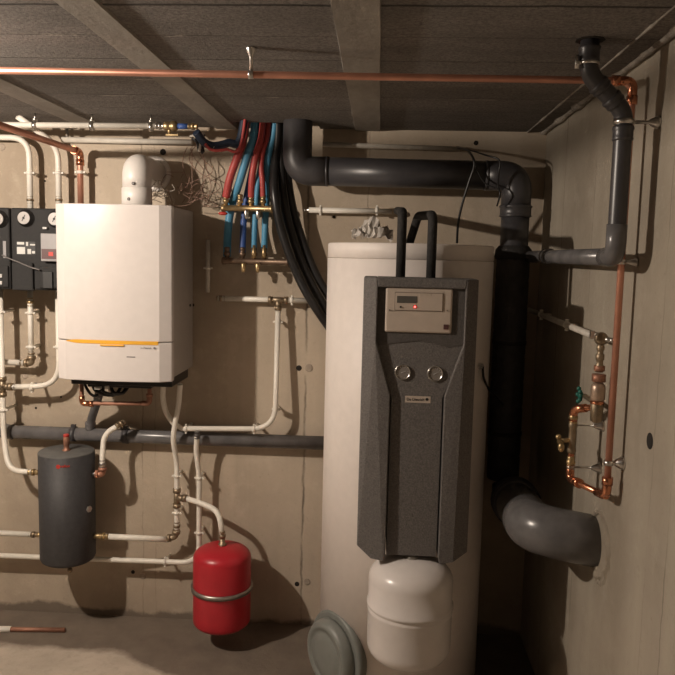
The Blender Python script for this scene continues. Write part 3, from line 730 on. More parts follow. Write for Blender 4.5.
# ================================================================ LEFT: CEILING-HUNG PIPES, PUMP GROUPS
Yp = YW-.075     # standard depth of the wall pipes on the left
rp = .0112
zpc = P(90, 125, 2.70).z
cw = pipe_thing('heating_pipe', 'straight white pipe hung just under the ceiling above the boiler', 'pipe', [V((-2.3, 2.70, zpc-.01)), V((P(156, 128.5, 2.70).x, 2.70, zpc))], .0107)
for u in (35, 92, 151):
    x = P(u, 125, 2.70).x; p = V((x, 2.70, zpc-.004))
    b = bm_(); cyl(b, p-RIGHT*.006, p+RIGHT*.006, .0165); cyl(b, p+UP*.016, V((x, 2.70, CE-.001)), .0045, seg=8); lathe(b, p+UP*.016, UP, [(.009, 0), (.009, .008), (.005, .01)], 10); obj('hanger', b, 'steel', cw)
xv = P(160, 128.5, 2.70).x; pv = V((xv, 2.70, zpc))
fitting(cw, pv, RIGHT, .014, .03, 'steel')
vo = bm_(); lathe(vo, pv+RIGHT*.014, RIGHT, [(.012, 0), (.016, .004), (.016, .02), (.012, .024), (.019, .03), (.019, .044), (.013, .05)], 16); vo = obj('valve', vo, 'brass', cw)
b = bm_(); cyl(b, pv+RIGHT*.034, pv+RIGHT*.034-UP*.03, .006); box(b, pv+RIGHT*.045-UP*.032, (.045, .012, .006)); obj('valve_handle', b, 'brass', vo)
obj('hose_tail', T(cyl, pv+RIGHT*.06, pv+RIGHT*.105, .010), 'navy_hose', cw)
fitting(cw, pv+RIGHT*.12, RIGHT, .013, .035, 'brass')
# conduit behind it on the wall
zz = P(120, 140.5, YW-.03).z
wc = pipe_thing('wall_conduit', 'flat lower white conduit on the wall, behind the ceiling-hung pipe', 'conduit', [V((P(62, 139, YW-.03).x, YW-.03, zz)), V((P(192, 142, YW-.03).x, YW-.03, zz-.003))], .011, 'pex_dirty')
x = P(67, 134, YW-.03).x
b = bm_(); cyl(b, V((x, YW-.03, zz)), V((x, YW-.03, zz+.045)), .006); box(b, V((x, YW-.035, zz+.05)), (.03, .03, .012)); obj('hanger', b, 'steel_dull', wc)
# copper pipe from the room to the wall above the boiler
q0 = P(-3, 120.5, 2.30); q1 = P(80, 152, Yp+.01); q0.z = q1.z+.003
qq = q0 + (q0-q1)*1.6
cb = pipe_thing('copper_gas_pipe', 'copper pipe coming from the room, turning down the wall to the boiler top', 'pipe', [qq, q1, V((q1.x, q1.y, P(82, 206, Yp).z-.02))], .0115, 'copper', .035)
b = bm_(); dd = (q0-q1).normalized(); tube(b, smooth_path([q1+dd*.045, q1, q1-UP*.045], .034), .0142); cyl(b, q1+dd*.03, q1+dd*.055, .0158); cyl(b, q1-UP*.03, q1-UP*.052, .0158); obj('elbow_fitting', b, 'copper_new', cb)
clip(cb, V((q1.x, q1.y, P(82, 172, Yp).z)), UP, BACK, V((0,YW,0)), .0115)

def down(u0, v0, v1, Y=None): Y = Y or Yp; x = P(u0, (v0+v1)/2, Y).x; return x
# supply pipe 1 : from the left, down to pump group
x1_ = P(29.7, 175, Yp).x; zA = P(10, 137.5, Yp).z
h1 = pipe_thing('heating_pipe', 'white pipe from the left edge bending down onto the black pump group', 'pipe', [V((-2.2, Yp, zA)), V((x1_, Yp, zA)), V((x1_, Yp, P(30, 209, Yp).z))], rp, fil=.075)
clip(h1, V((x1_, Yp, P(30, 173, Yp).z)), UP, BACK, V((0,YW,0)), rp); fitting(h1, V((x1_, Yp, P(30, 200, Yp).z)), UP, .014, .03, 'brass_dull')
x2_ = P(58.5, 175, Yp).x; zA2 = P(38, 126, Yp).z
h2 = pipe_thing('heating_pipe', 'white pipe dropping beside the boiler top left corner, crossed by the copper pipe', 'pipe', [V((x2_-.10, Yp-.12, CE-.002)), V((x2_, Yp, P(57, 146, Yp).z)), V((x2_, Yp, P(58, 209, Yp).z))], rp, fil=.06)
clip(h2, V((x2_, Yp, P(58, 173, Yp).z)), UP, BACK, V((0,YW,0)), rp); fitting(h2, V((x2_, Yp, P(58, 200, Yp).z)), UP, .014, .03, 'brass_dull')
# pump groups
Yq0, Yq1 = 2.74, 2.93
def pump_group(x0, x1, label, gauges, detail):
    z1, z0 = P(30, 208, Yq0).z, P(30, 290.5, Yq0).z
    g = root('pump_group', V(((x0+x1)/2, Yq1, z0)), label, 'pump group', 'black pump groups at the left')
    b = bm_(); box2(b, V((x0, Yq0, z0+.002)), V((x1, Yq1, z1))); obj('insulation_shell', b, 'pump_black', g, bevel=.008, seg=3)
    zm = P(30, 263, Yq0).z
    xm = x0 + (x1-x0)*.40
    b = bm_(); box2(b, V((x0+.006, Yq0-.012, z0)), V((xm, Yq0+.02, zm))); box2(b, V((xm+.022, Yq0-.008, z0+.01)), V((x1-.006, Yq0+.02, zm-.012))); obj('lower_block', b, 'pump_black', g, bevel=.004)
    return g, z0, z1
xg0 = P(11, 250, Yq0).x; wg = bx0-.006-xg0
gA, gz0, gz1 = pump_group(xg0, xg0+wg, 'black foam pump group with white dial, half hidden by the boiler', 2, True)
gB, _, _ = pump_group(xg0-.004-wg, xg0-.004, 'black foam pump group cut off by the left photo edge', 2, True)
def gaugeq(g, u, v, r, m='dial'):
    p = P(u, v, Yq0-.012)
    w = obj('gauge', T(lathe, p+V((0,.02,0)), V((0,-1,0)), [(r*1.45, 0), (r*1.4, .012), (r*1.1, .014), (r*1.1, .024), (r, .026)], 28), 'black', g)
    obj('dial', T(lathe, p, V((0,-1,0)), [(r*.98, 0), (r*.98, .008)], 28), m, w)
    b = bm_(); box(b, p-V((0,.0085,0)), (.003, .001, r*1.1), Matrix.Rotation(.5, 3, 'Y')); box(b, p-V((0,.0085,0)), (.008, .001, .008)); obj('needle', b, 'ink', w)
gaugeq(gA, 24.5, 218, .0235); gaugeq(gA, 55, 219, .0235); gaugeq(gB, -2, 219, .0235)
def RQ(name, u0, v0, u1, v1, th, m, par, y=Yq0, bev=0):
    b = bm_(); a = P(u0, (v0+v1)/2, y-th); c = P(u1, (v0+v1)/2, y-th); t = P((u0+u1)/2, v0, y-th); d = P((u0+u1)/2, v1, y-th)
    box2(b, V((a.x, y-th, d.z)), V((c.x, y+.002, t.z))); return obj(name, b, m, par, bevel=bev)
ct = RQ('controller', 40.5, 233.5, 62, 261.5, .028, 'grey_panel', gA, bev=.003)
RQ('controller_panel', 41.5, 249, 61, 259, .030, 'maroon', ct)
RQ('button', 48.5, 252, 53, 256, .032, 'redcap', ct)
lb = RQ('label_plate', 16.5, 241.5, 35.5, 254.5, .002, 'ink', gA)
for r_ in ((17, 242, 24, 244.5), (17, 247, 25, 254), (26, 242, 28, 246), (27.5, 249, 31, 254), (30, 244, 35, 245.5), (32, 251, 35, 253.5)):
    RQ('print_block', *r_, .0032, 'paper', lb)
RQ('label_plate', 3, 241, 6, 258, .002, 'grey_panel', gB); 
for v in (274, 281): RQ('label_plate', 0, v, 1.8, v+3.5, .014, 'paper', gB)
obj('cable', T(tube, spline([P(2, 255, Yq0-.02), P(8, 258, Yq0-.02), P(18, 262, Yq0-.018), P(30, 267, Yq0-.02), P(40, 270, Yq0-.018)]), .003, 8), 'cast', gA)
RQ('thermometer_tab', 42.5, 227, 46.5, 229, .012, 'paper', gA)
RQ('terminal_box', 43, 272, 52, 288, .016, 'ink', gA)
# pipes below pump group
def zof(u, v, Y=None): return P(u, v, Y or Yp).z
xA = P(30.7, 325, Yp).x; zE = zof(31, 363)
h3 = pipe_thing('heating_pipe', 'short white pipe below the pump group, with a brass elbow turning left', 'pipe', [V((xA, Yp, gz0+.002)), V((xA, Yp, zE+.02))], .0107)
obj('horizontal_pipe', T(cyl, V((xA-.03, Yp, zE)), V((-2.1, Yp, zE+.003)), .0115), 'pex', h3)
elbow_fit(h3, V((xA, Yp, zE)), UP, V((-1,0,0)), .0155, .022, 'brass_dull')
fitting(h3, V((xA, Yp, zof(31, 302))), UP, .014, .035, 'brass'); fitting(h3, V((xA-.042, Yp, zE)), RIGHT, .013, .022, 'brass_dull'); fitting(h3, V((xA, Yp, zE+.038)), UP, .0135, .022, 'brass_dull')
for v in (313, 347): clip(h3, V((xA, Yp, zof(31, v))), UP, BACK, V((0,YW,0)), .0115)
# left riser to the buffer tank
YL2 = YW-.108
YBf, rbf = 2.79, .1065
xBf = P(67.5, 510, YBf).x
xB = P(2.3, 380, YL2).x; yb2 = YBf
zL = P(28, 472, YBf).z
h4 = pipe_thing('heating_pipe', 'white riser at the left edge curving into the upper left of the dark buffer tank', 'pipe',
   [V((xB, YL2, gz0+.002)), V((xB, YL2, zof(2, 440, YL2))), V((P(9, 468, 2.80).x, 2.80, zL)), V((xBf-rbf+.0-.03, yb2, zL))], .0107, fil=.09)
zT = zof(3, 386.5, YL2)
tee_fit(h4, V((xB, YL2, zT)), UP, RIGHT, .0165, .036, 'brass_dull')
for v in (312, 410): clip(h4, V((xB, YL2, zof(2, v, YL2))), UP, BACK, V((0,YW,0)), .0115)
fitting(h4, V((xBf-rbf-.03, yb2, zL)), RIGHT, .014, .04, 'brass')
cyl_ = T(cyl, V((xBf-rbf-.02, yb2, zL)), V((xBf-rbf+.006, yb2, zL)), .009); obj('nipple', cyl_, 'brass', h4)
xC = P(58.5, 330, YL2-.0).x
h5 = pipe_thing('heating_pipe', 'white pipe curving up from the left riser tee behind the boiler left side', 'pipe', [V((xB+.045, YL2, zT)), V((xC, YL2, zof(58, 385.5, YL2))), V((xC, YL2, gz0+.002))], .0107, fil=.095)
fitting(h5, V((xB+.052, YL2, zT)), RIGHT, .012, .02, 'steel'); clip(h5, V((P(32, 386, YL2).x, YL2, zT)), RIGHT, BACK, V((0,YW,0)), .0115); clip(h5, V((xC, YL2, zof(58, 347, YL2))), UP, BACK, V((0,YW,0)), .0115)

# ---- grey drain pipe along the wall
Yg2 = YW-.045
a = P(4, 431.5, Yg2); c = P(335, 443.5, Yg2)
dr = pipe_thing('drain_pipe', 'straight grey drain pipe running low across the back wall', 'pipe', [a+(a-c).normalized()*.006, c], .0275, 'pvc_light', seg=24)
socket(dr, a, a+(c-a).normalized()*.04, .0285, 'pvc_light')
tp = P(90, 433, Yg2)
b = bm_(); tube(b, smooth_path([P(101, 386, 2.80), P(97, 402, 2.83), P(91, 420, Yg2-.01), P(90, 433, Yg2)], .03), .017, 18); obj('branch_pipe', b, 'pvc_light', dr)
socket(dr, P(90.5, 422, Yg2-.005), P(90, 429, Yg2), .019, 'pvc_light')
for u in (75, 128):
    t = (u-4)/331; p = a.lerp(c, t)
    b = bm_(); cyl(b, p-RIGHT*.011, p+RIGHT*.011, .031); cyl(b, p, V((p.x, YW-.001, p.z)), .006); box(b, p+UP*.034, (.018, .014, .012)); obj('bracket', b, 'pvc_mid', dr)
# ---- copper loop under the boiler
yk = 2.74
kk = [P(81.5, 384, yk), P(82, 403.5, yk), P(149.5, 403.5, yk), P(149.5, 390, yk)]
cl = obj('copper_loop', T(tube, smooth_path([kk[0]+UP*.02, kk[1], kk[2], kk[3]+UP*.03], .026), .008), 'copper_dull', bo)
b = bm_(); tube(b, smooth_path([kk[2]-RIGHT*.03, kk[2], kk[2]+UP*.03], .024), .0105); cyl(b, kk[2]+UP*.025, kk[2]+UP*.038, .0125); obj('elbow_fitting', b, 'copper_dull', cl)
b = bm_(); tube(b, smooth_path([kk[1]+RIGHT*.035, kk[1], kk[1]+UP*.03], .024), .0105); cyl(b, kk[1]+RIGHT*.028, kk[1]+RIGHT*.045, .012); obj('elbow_fitting', b, 'copper_new', cl)

# ---- buffer tank
zbt, zbb = P(67.5, 451, YBf).z, P(67.5, 558, YBf).z
bt = root('buffer_tank', V((xBf, YBf, zbb)), 'small dark anthracite cylindrical buffer tank with grey lid and red lettering', 'tank')
lathe_p = [(rbf-.012, zbb-.002), (rbf-.004, zbb+.004), (rbf, zbb+.014), (rbf, zbt-.003)]
obj('jacket', T(lathe, V((xBf, YBf, 0)), UP, lathe_p, 64), 'buffer', bt)
obj('lid', T(lathe, V((xBf, YBf, 0)), UP, [(rbf, zbt-.003), (rbf-.001, zbt), (rbf-.004, zbt+.002), (.001, zbt+.003)], 64), 'buffer_top', bt)
vt = obj('air_vent', T(lathe, V((xBf, YBf, zbt)), UP, [(.016, 0), (.016, .006), (.0105, .009), (.0105, .024), (.012, .026), (.012, .055), (.010, .058)], 20), 'copper_dull', bt)
obj('vent_cap', T(lathe, V((xBf, YBf, zbt+.058)), UP, [(.0115, 0), (.0115, .008), (.009, .010)], 20), 'redcap', vt)
# lettering curved around jacket
lt = text('lettering', 'reflex', V((xBf, YBf, P(62, 466.5, YBf-rbf).z)), .010, 'redcap', bt, width=.036, bold=.02)
cx_ = P(64.5, 467, YBf-rbf).x - xBf
for v in lt.data.vertices:
    s = (v.co.x + cx_)/rbf; rr_ = rbf+.0004 + (.0012 if v.co.y < -1e-6 else .0); v.co.x = math.sin(s)*rr_; v.co.y = -math.cos(s)*rr_
b = bm_(); s = (P(58, 466.8, YBf-rbf).x - xBf)/rbf; d = V((math.sin(s), -math.cos(s), 0)); c = V((xBf, YBf, P(58, 466.8, YBf-rbf).z)) + d*rbf; cyl(b, c-d*.002, c+d*.0012, .0085, seg=8); obj('logo', b, 'redcap', bt)
zc1, zc2 = P(94, 506, YBf).z, P(94, 536, YBf).z
b = bm_(); p = V((xBf+rbf*.93, YBf-.03, zc1)); lathe(b, p-RIGHT*.01, V((1,-.5,0)), [(.013, 0), (.013, .018), (.009, .02)], 6, smooth=False); obj('plug', b, 'steel', bt)
b = bm_(); p = V((xBf+.004, YBf, zbb)); lathe(b, p, -UP, [(.012, 0), (.012, .01), (.016, .012), (.016, .03), (.009, .036)], 14); sphere(b, p-UP*.046+V((.006,-.01,0)), .011); obj('drain_valve', b, 'brass_dull', bt)
for zq in (zbt-.05, zbb+.06):
    b = bm_(); box2(b, V((xBf-.03, YBf+rbf-.01, zq-.01)), V((xBf+.03, YW-.001, zq+.01))); obj('wall_bracket', b, 'steel_dull', bt)
# upper right connection of the buffer
zR = P(97, 474, YBf).z; xe = P(102.5, 473, YBf).x
h6 = pipe_thing('heating_pipe', 'short curved white pipe from below the boiler into the buffer tank upper right', 'pipe', [P(121, 424, 2.82), P(104, 434, 2.81), V((xe, YBf, P(103, 458, YBf).z)), V((xe, YBf, zR+.03))], .0107, fil=.05)
fitting(h6, P(120.5, 424, 2.82), P(121, 424, 2.82)-P(108, 431, 2.77), .014, .04, 'brass_dull')
elbow_fit(h6, V((xe, YBf, zR)), UP, V((-1,0,0)), .0145, .022, 'copper_dull'); fitting(h6, V((xe, YBf, zR+.043)), UP, .014, .03, 'steel_dull')
obj('nipple', T(cyl, V((xBf+rbf-.008, YBf, zR)), V((xe-.01, YBf, zR)), .012), 'steel', h6)
# lower left supply
zq = P(20, 534, YBf).z
h7 = pipe_thing('heating_pipe', 'straight white pipe entering the buffer tank at its lower left', 'pipe', [V((-2.2, YBf, zq+.004)), V((xBf-rbf-.045, YBf, zq))], .0107)
fitting(h7, V((xBf-rbf-.035, YBf, zq)), RIGHT, .013, .035, 'brass_dull'); obj('nipple', T(cyl, V((xBf-rbf-.03, YBf, zq)), V((xBf-rbf+.006, YBf, zq)), .009), 'brass', h7)
# lower right pipe to riser x=177
YrA = YBf+.02
x177 = P(176.8, 500, Yp).x
zr = P(130, 537.5, YBf).z; xr0 = P(104, 536, YBf).x
h8 = root('heating_pipe', V((x177, Yp, zr)), 'wavy white riser with brass tee feeding the red vessel, joined to the buffer tank', 'pipe')
obj('horizontal_pipe', T(tube, smooth_path([V((xr0, YBf, zr)), P(150, 538.5, YBf+.04), V((P(168, 539, Yp).x, Yp, zof(168, 539.5)))], .05), .0115), 'pex', h8)
fitting(h8, V((xr0-.002, YBf, zr)), RIGHT, .0155, .04, 'brass'); obj('nipple', T(cyl, V((xBf+rbf-.008, YBf, zr)), V((xr0, YBf, zr)), .01), 'brass', h8)
elbow_fit(h8, V((x177-.008, Yp, zof(177, 536)-.006)), V((.25,0,1)).normalized(), V((-1,0,-.15)).normalized(), .0145, .024, 'brass_dull')
pts = [P(180, 384, 2.80), P(178.5, 405, 2.82), P(175, 424, 2.83), P(173.5, 440, 2.84), P(176.5, 462, Yp), V((x177, Yp, zof(177, 478))), V((x177, Yp, zof(177, 534)))]
obj('riser', T(tube, spline(pts), .0105), 'pex', h8)
zTv = zof(177.5, 498)
tee_fit(h8, V((x177, Yp, zTv)), UP, RIGHT, .016, .036, 'brass_dull')
for v in (476, 513): clip(h8, V((x177, Yp, zof(177, v))), UP, BACK, V((0,YW,0)), .0105)
fitting(h8, V((x177, Yp, zof(177, 526))), UP, .0145, .035, 'brass_dull')
# ---- red vessel
YV, rv = 2.76, .1125
xV = P(222, 590, YV).x
zv1, zv0 = P(222, 545, YV-.0).z, P(222, 633.5, YV-.05).z
zn = zv1
h9 = pipe_thing('vessel_pipe', 'white pipe arching from the brass tee down to the red vessel', 'pipe', [V((x177+.035, Yp, zTv)), P(201, 503, 2.84), P(219, 511, YV+.02), V((xV, YV, P(222, 536, YV).z))], .0107, fil=.07)
fitting(h9, V((xV, YV, P(222, 536, YV).z)), UP, .0135, .04, 'brass_dull')
rvs = root('expansion_vessel', V((xV, YV, zv0)), 'small red expansion vessel held to the wall by a metal band', 'expansion vessel')
pr = []; hd = rv*.34
for i in range(10): a = math.pi/2*i/9; pr.append((rv*math.sin(a)**.8, zv0+hd-hd*math.cos(a)))
pr += [(rv, zv0+.08), (rv*1.0, zv0+.1)]
for i in range(10): a = math.pi/2*(1-i/9); pr.append((rv*math.sin(a)**.8, zv1-hd*1.25+hd*1.25*math.cos(a)))
obj('vessel_body', T(lathe, V((xV, YV, 0)), UP, pr, 64), 'red', rvs)
obj('neck', T(lathe, V((xV, YV, zv1-.004)), UP, [(.016, 0), (.016, .01), (.011, .012), (.011, .03)], 16), 'brass_dull', rvs)
zbn = P(222, 599, YV-rv).z
b = bm_()
tilt = Matrix.Rotation(0.0, 3, 'X')
lathe(b, V((xV, YV, zbn)), UP, [(rv+.001, -.008), (rv+.0085, -.008), (rv+.0085, .008), (rv+.001, .008)], 64, caps=False)
for s in (-1, 1): box2(b, V((xV+s*.05-.008, YV+rv*.85, zbn-.008)), V((xV+s*.05+.008, YW-.001, zbn+.008)))
obj('metal_band', b, 'galv', rvs)
obj('air_valve', T(lathe, V((xV, YV, zv0+.003)), -UP, [(.022, 0), (.02, .008), (.01, .01)], 16), 'black', rvs)
# ---- white return pipe: right-hand riser, bends to left low on the wall
x199 = P(199.2, 500, Yp).x; zlo = zof(100, 561.5)
pts = [P(197, 436, Yp-.035), P(196.5, 452, Yp-.02), P(199, 474, Yp)]
pth = spline(pts) + smooth_path([V((x199, Yp, zof(199, 480))), V((x199, Yp, zof(199, 563))), V((-2.2, Yp, zlo+.0))], .075)
h10 = root('heating_pipe', V((x199, Yp, zlo)), 'white pipe dropping left of the red vessel then running low along the wall', 'pipe')
obj('pipe', T(tube, pth, .0105), 'pex', h10)
fitting(h10, P(197.2, 435, Yp-.035), UP, .014, .03, 'cast')
clip(h10, V((x199, Yp, zof(199, 478))), UP, BACK, V((0,YW,0)), .0105); clip(h10, V((x199, Yp, zof(199, 533))), UP, BACK, V((0,YW,0)), .0105); 
for u in (165,): clip(h10, V((P(u, 562, Yp).x, Yp, zof(199, 563)+(zlo-zof(199,563))*.1)), RIGHT, BACK, V((0,YW,0)), .0105)
# ---- white pipe from boiler to the right tee
Yr = YW-.05
x277 = P(277.5, 350, Yr).x; zh = P(235, 430, Yr).z; zt2 = P(281, 300, Yr).z
h11 = root('heating_pipe', V((x277, Yr, zh)), 'white pipe from under the boiler running right, then up to a tee', 'pipe')
pth = spline([P(163.5, 384, 2.80), P(163, 398, 2.82), P(166, 412, 2.84), P(173, 423, 2.855)]) + smooth_path([P(182, 428.5, 2.86), V((x277, 2.862, P(277, 429, 2.862).z)), V((x277, Yr, zt2-.03))], .095)
obj('pipe', T(tube, pth, .0105), 'pex', h11)
for p_, ax in ((P(186, 428.6, 2.86), RIGHT), (P(254, 429, 2.862), RIGHT), (V((x277, Yr, P(277, 409, Yr).z)), UP), (V((x277, Yr, P(280, 322, Yr).z)), UP)): clip(h11, p_, ax, BACK, V((0,YW,0)), .0105)
fitting(h11, V((x277, Yr, P(280, 311, Yr).z)), UP, .013, .03, 'pex_dirty')
ha, hb = P(218, 299.5, Yr), P(316, 301.5, Yr); zc_ = zt2
h12 = pipe_thing('water_pipe', 'horizontal white pipe with a tee, between the boiler and black hoses', 'pipe', [V((ha.x, Yr, zc_)), V((hb.x, Yr, zc_))], .0105)
tee_fit(h12, V((x277, Yr, zc_)), RIGHT, -UP, .0145, .036, 'brass_dull'); clip(h12, V((P(292, 300, Yr).x, Yr, zc_)), RIGHT, BACK, V((0,YW,0)), .0105)
fitting(h12, V((P(221, 300, Yr).x, Yr, zc_)), RIGHT, .013, .035, 'brass_dull'); 
# short vertical conduit right of boiler
xs_ = P(208, 265, YW-.025).x
h13 = pipe_thing('wall_conduit', 'short upright white conduit on the wall just right of the boiler', 'conduit', [V((xs_, YW-.025, P(208, 240, YW).z)), V((xs_, YW-.025, P(208, 292, YW).z))], .0085, 'pex_dirty')
clip(h13, V((xs_, YW-.025, P(208, 268, YW).z)), UP, BACK, V((0,YW,0)), .0085)
# middle white pipe above tank
Ym = YW-.05
h14 = pipe_thing('water_pipe', 'clipped white pipe on the wall just above the tank top', 'pipe', [P(309, 210, Ym), P(392, 211.5, Ym)], .0105, 'pex')
for u in (320.5, 377): clip(h14, P(u, 210.3, Ym), RIGHT, BACK, V((0,YW,0)), .0105)
obj('end_fitting', T(lathe, P(310, 210, Ym), V((-1,0,0)), [(.0085, 0), (.0085, .006), (.005, .01), (.005, .018), (.0075, .020), (.004, .024)], 12), 'steel', h14)
# upper white conduit with the black cables
Yc = YW-.028
h15 = pipe_thing('wall_conduit', 'long white conduit on the back wall above the thick horizontal duct', 'conduit', [P(323, 144.5, Yc), P(460, 149, Yc)], .0095, 'pex_dirty')
def cable(name, label, pts, r, m='black', cat='cable', group=None):
    o = obj(name, T(tube, spline(pts, 10), r, 10), m, loc=pts[0]); tag(o, label, cat, group); return o
cable('black_cable', 'black cable hanging in front of the duct with its end dangling above the tank', [P(458, 148, Yc-.02), P(467, 150, 2.82), P(473, 158, 2.72), P(474, 167, 2.71), P(469, 182, 2.72), P(462, 205, 2.74), P(458, 225, 2.76), P(457, 243, 2.78)], .0045)
cable('black_cable', 'thin black cable looping from the conduit end over the duct elbow', [P(458, 147.5, Yc-.01), P(470, 150, 2.86), P(485, 155, 2.74), P(499, 160, 2.70), P(499, 172, 2.70), P(498, 186, 2.72), P(500, 194, 2.71), P(497, 206, 2.73)], .0032)
cable('black_cable', 'thin black cable drooping across the duct under its neighbours', [P(473, 158, 2.725), P(478, 172, 2.72), P(485, 183, 2.72), P(495, 188, 2.71)], .0028)

# ================================================================ HOSES AND MANIFOLDS
Yma = 2.86
def hose(label, pts, r, m, grp=None, name='hose'):
    o = obj(name, T(tube, spline(pts, 9), r, 16), m, loc=pts[-1]); tag(o, label, 'hose', grp); return o
def ce(u, Y, v=124): p = P(u, v, Y); p.z = CE+.2; return p
R = 'red_hose'; Bl = 'blue_hose'; Nv = 'navy_hose'
hose('leftmost red hose, bowing left down to the upper manifold', [ce(246, 2.84), P(245, 130, 2.84), P(238, 155, 2.83), P(230, 178, 2.84), P(226, 197, Yma)], .0150, R, name='red_hose')
hose('wide light blue hose right behind the leftmost red hose, reaching the lower manifold', [ce(256, 2.845), P(254.5, 130, 2.845), P(246, 160, 2.845), P(238.5, 185, 2.86), P(231.5, 206, 2.90), P(228, 230, 2.905), P(227, 256, 2.88)], .0155, Bl, name='blue_hose')
hose('dark blue hose between light blue ones, reaching the lower manifold', [ce(263, 2.90), P(259, 135, 2.90), P(252, 170, 2.90), P(246, 200, 2.91), P(243.5, 225, 2.905), P(242.5, 254, 2.88)], .0125, Nv, name='blue_hose')
hose('middle crimson hose ending at the upper manifold', [ce(264, 2.84), P(262, 130, 2.84), P(256, 155, 2.835), P(252, 178, 2.84), P(251, 197, Yma)], .0125, R, name='red_hose')
hose('rightmost red hose ending at the upper manifold', [ce(270, 2.86), P(268, 130, 2.86), P(263, 150, 2.85), P(261, 165, 2.85), P(262.5, 182, 2.85), P(263, 197, Yma)], .0105, R, name='red_hose')
hose('blue hose descending between the two right red hoses to the lower manifold', [ce(270, 2.905), P(266, 140, 2.905), P(259, 175, 2.905), P(256, 205, 2.91), P(254.5, 230, 2.905), P(254, 252, 2.88)], .0105, Bl, name='blue_hose')
hose('light blue hose nearest the black hoses, reaching the lower manifold', [ce(277, 2.87), P(274, 130, 2.87), P(268, 158, 2.87), P(266, 185, 2.89), P(266, 208, 2.905), P(265, 230, 2.905), P(264, 252, 2.88)], .0125, Bl, name='blue_hose')
hose('left dark hose bundle lying against the ceiling edge, reaching the brass valve', [ce(250, 2.80), P(241, 137, 2.79), P(228, 143, 2.78), P(214, 146, 2.77), P(204, 142, 2.75), P(196, 132, 2.72)], .0150, 'night', name='navy_hose')
hose('thin red hose under the dark blue hose beside the ceiling opening', [ce(250, 2.77), P(241, 144, 2.765), P(226, 149.5, 2.755), P(212, 150, 2.745), P(205, 144, 2.74)], .0055, R, name='red_hose')
for i, (lab, dx, dy, yy) in enumerate((('black flexible hose, leftmost of the thick three curving behind the tank', -1.5, 0, 2.825), ('black flexible hose, middle of the thick three curving behind the tank', 7, -2, 2.86), ('black flexible hose, nearest the tank of the thick three', 13.5, -8, 2.885))):
    hose(lab, [ce(279+dx*.5, 2.875+i*.012), P(279+dx*.5, 135, 2.875+i*.012), P(276.5+dx*.75, 165, 2.865+i*.012), P(276.5+dx, 195, yy), P(283.5+dx, 232+dy, yy+.01), P(299+dx, 275+dy, min(yy+.02, 2.90)), P(316+dx, 306+dy, min(yy+.02, 2.915)), P(336+dx, 335+dy, 2.93)], .0168, 'black', name='black_hose')
def manifold(name, label, v, u0, u1, outs, valves, mt, top):
    m0, m1 = P(u0, v, Yma), P(u1, v, Yma); z = P((u0+u1)/2, v, Yma).z
    g = root(name, V((m0.x, Yma, z)), label, 'manifold')
    b = bm_(); lathe(b, V((m0.x, Yma, z)), RIGHT, [(.012, 0), (.015, .003), (.015, .014), (.0125, .017), (.0125, m1.x-m0.x-.012), (.015, m1.x-m0.x-.010), (.015, m1.x-m0.x)], 18); obj('bar', b, mt, g)
    for u in outs:
        x = P(u, v, Yma).x; b = bm_(); lathe(b, V((x, Yma, z+.008)), UP, [(.008, 0), (.008, .012), (.0125, .014), (.0125, .024), (.0095, .026), (.0095, .034), (.011, .036), (.011, .044), (.006, .046)], 14); obj('outlet_fitting', b, mt, g)
    for u in valves:
        x = P(u, v, Yma).x; b = bm_(); cyl(b, V((x, Yma-.012, z-.012)), V((x, Yma-.03, z-.02)), .008)
        bq = obj('valve', b, 'brass', g)
        b = bm_(); lathe(b, V((x, Yma-.034, z-.006)), -UP, [(.007, 0), (.009, .006), (.008, .03), (.005, .036)], 12); obj('valve_handle', b, 'steel' if top else 'brass', bq)
    for u in (u0+6, u1-6):
        x = P(u, v, Yma).x; obj('wall_bracket', T(box2, V((x-.006, Yma+.008, z-.008)), V((x+.006, YW-.001, z+.008))), 'steel_dull', g)
    return g
mA = manifold('manifold', 'upper brass manifold with short chromed valves, fed by red hoses', 208.5, 221.5, 273, (226, 240, 251, 263), (248, 259.5), 'brass', True)
b = bm_(); p = P(223, 213.5, Yma-.02); sphere(b, p, .010, (1.8, 1, .7)); obj('red_cap', b, 'redcap', mA)
mB = manifold('manifold', 'lower tarnished manifold with blue hoses, below the shinier brass one', 261.5, 222, 289, (227, 242.5, 254, 264), (245, 259), 'tarnish', False)
for u in (254, 264):
    p = P(u, 253, Yma-.012); obj('flow_meter', T(lathe, p-UP*.02, UP, [(.009, 0), (.009, .03), (.006, .034), (.006, .05)], 12), 'brass', mB)

# cable tangle between the flue and the manifold
b = bm_()
for k in range(8):
    u, v = random.uniform(165, 214), random.uniform(178, 205); pts = []
    for j in range(7):
        pts.append(P(u, v, random.uniform(2.80, 2.93))); a = random.uniform(0, 6.28)
        u = min(226, max(158, u+random.uniform(5, 15)*math.cos(a))); v = min(206, max(172, v+random.uniform(4, 13)*math.sin(a)))
    tube(b, spline(pts, 6), .0011, 6)
for k in range(6):
    u = random.uniform(184, 206); pts = [P(u, 142+random.uniform(0, 8), 2.84), P(u+random.uniform(-8, 6), 158, 2.88), P(u+random.uniform(-10, 16), 172, 2.90), P(u+random.uniform(-14, 24), 188, 2.9), P(u+random.uniform(-10, 30), 203, 2.89)]
    tube(b, spline(pts, 6), .0016, 6)
o = obj('cable_tangle', b, 'wire', loc=P(195, 190, 2.87)); tag(o, 'tangle of thin brown control wires above the boiler right corner', 'wires', kind='stuff')
b = bm_()
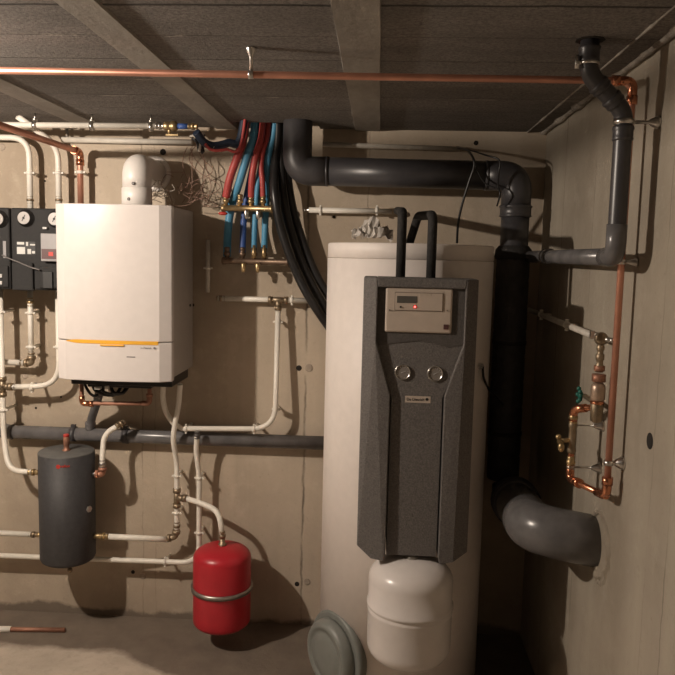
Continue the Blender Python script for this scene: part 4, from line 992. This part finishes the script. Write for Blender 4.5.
for k in range(16):
    pts = [P(random.uniform(148, 170), random.uniform(184, 200), random.uniform(2.80, 2.86))]
    for j in range(3): pts.append(pts[-1] + V((random.uniform(-.02,.04), random.uniform(-.01,.01), random.uniform(-.03,.03))))
    tube(b, spline(pts, 5), .0012, 5)
o = obj('cable_tangle', b, 'wire_w', loc=P(160, 195, 2.83)); tag(o, 'loose pale thin wires curled beside the white flue elbow', 'wires', kind='stuff')
# bunched cable ends next to the ceiling valve
bn = root('cable_bundle', P(205, 146, 2.76), 'bunch of dark cable ends and pale sleeves beside the ceiling brass valve', 'cables')
for k in range(9):
    a_ = P(random.uniform(190, 204), random.uniform(133, 140), 2.78+random.uniform(-.02,.03)); c_ = P(random.uniform(196, 216), random.uniform(144, 154), 2.78+random.uniform(-.03,.02))
    b = bm_(); tube(b, spline([a_, a_.lerp(c_, .5)+V((0,-.01,.01)), c_]), .0055, 8); obj('cable', b, ('black', 'cast', 'pex_dirty')[k % 3], bn)

# copper offcut on the floor
f0, f1 = PZ(-14, 629, .0095), PZ(65, 630, .0095)
o = root('copper_offcut', f1, 'loose copper pipe length lying on the floor by the wall', 'pipe')
obj('pipe', T(tube, [f0, f1], .0095), 'copper_dull', o)
w0 = PZ(8, 631.5, .0125); obj('white_sleeve', T(cyl, V((w0.x, f0.y+(f1.y-f0.y)*.3-.0, .0095)), V((f0.x, f0.y, .0095)), .0125), 'pex', o, label='white plastic sleeve')

# ================================================================ LIGHT
LP = V((-1.62, 1.52, HC+.385))
l = bpy.data.lights.new('bulb', 'POINT'); l.energy = 100; l.color = (1, .86, .725); l.shadow_soft_size = .022
lo = bpy.data.objects.new('bulb', l); C.objects.link(lo); lo.location = LP
w = bpy.data.worlds.new('world'); bpy.context.scene.world = w; w.use_nodes = True
w.node_tree.nodes['Background'].inputs[0].default_value = (.02, .018, .015, 1)
sc = bpy.context.scene
sc.view_settings.view_transform = 'Standard'; sc.view_settings.look = 'None'; sc.view_settings.gamma = 1
sc.view_settings.use_curve_mapping = False; sc.view_settings.exposure = 0.0
sc.cycles.max_bounces = 8; sc.cycles.diffuse_bounces = 5; sc.cycles.use_denoising = True
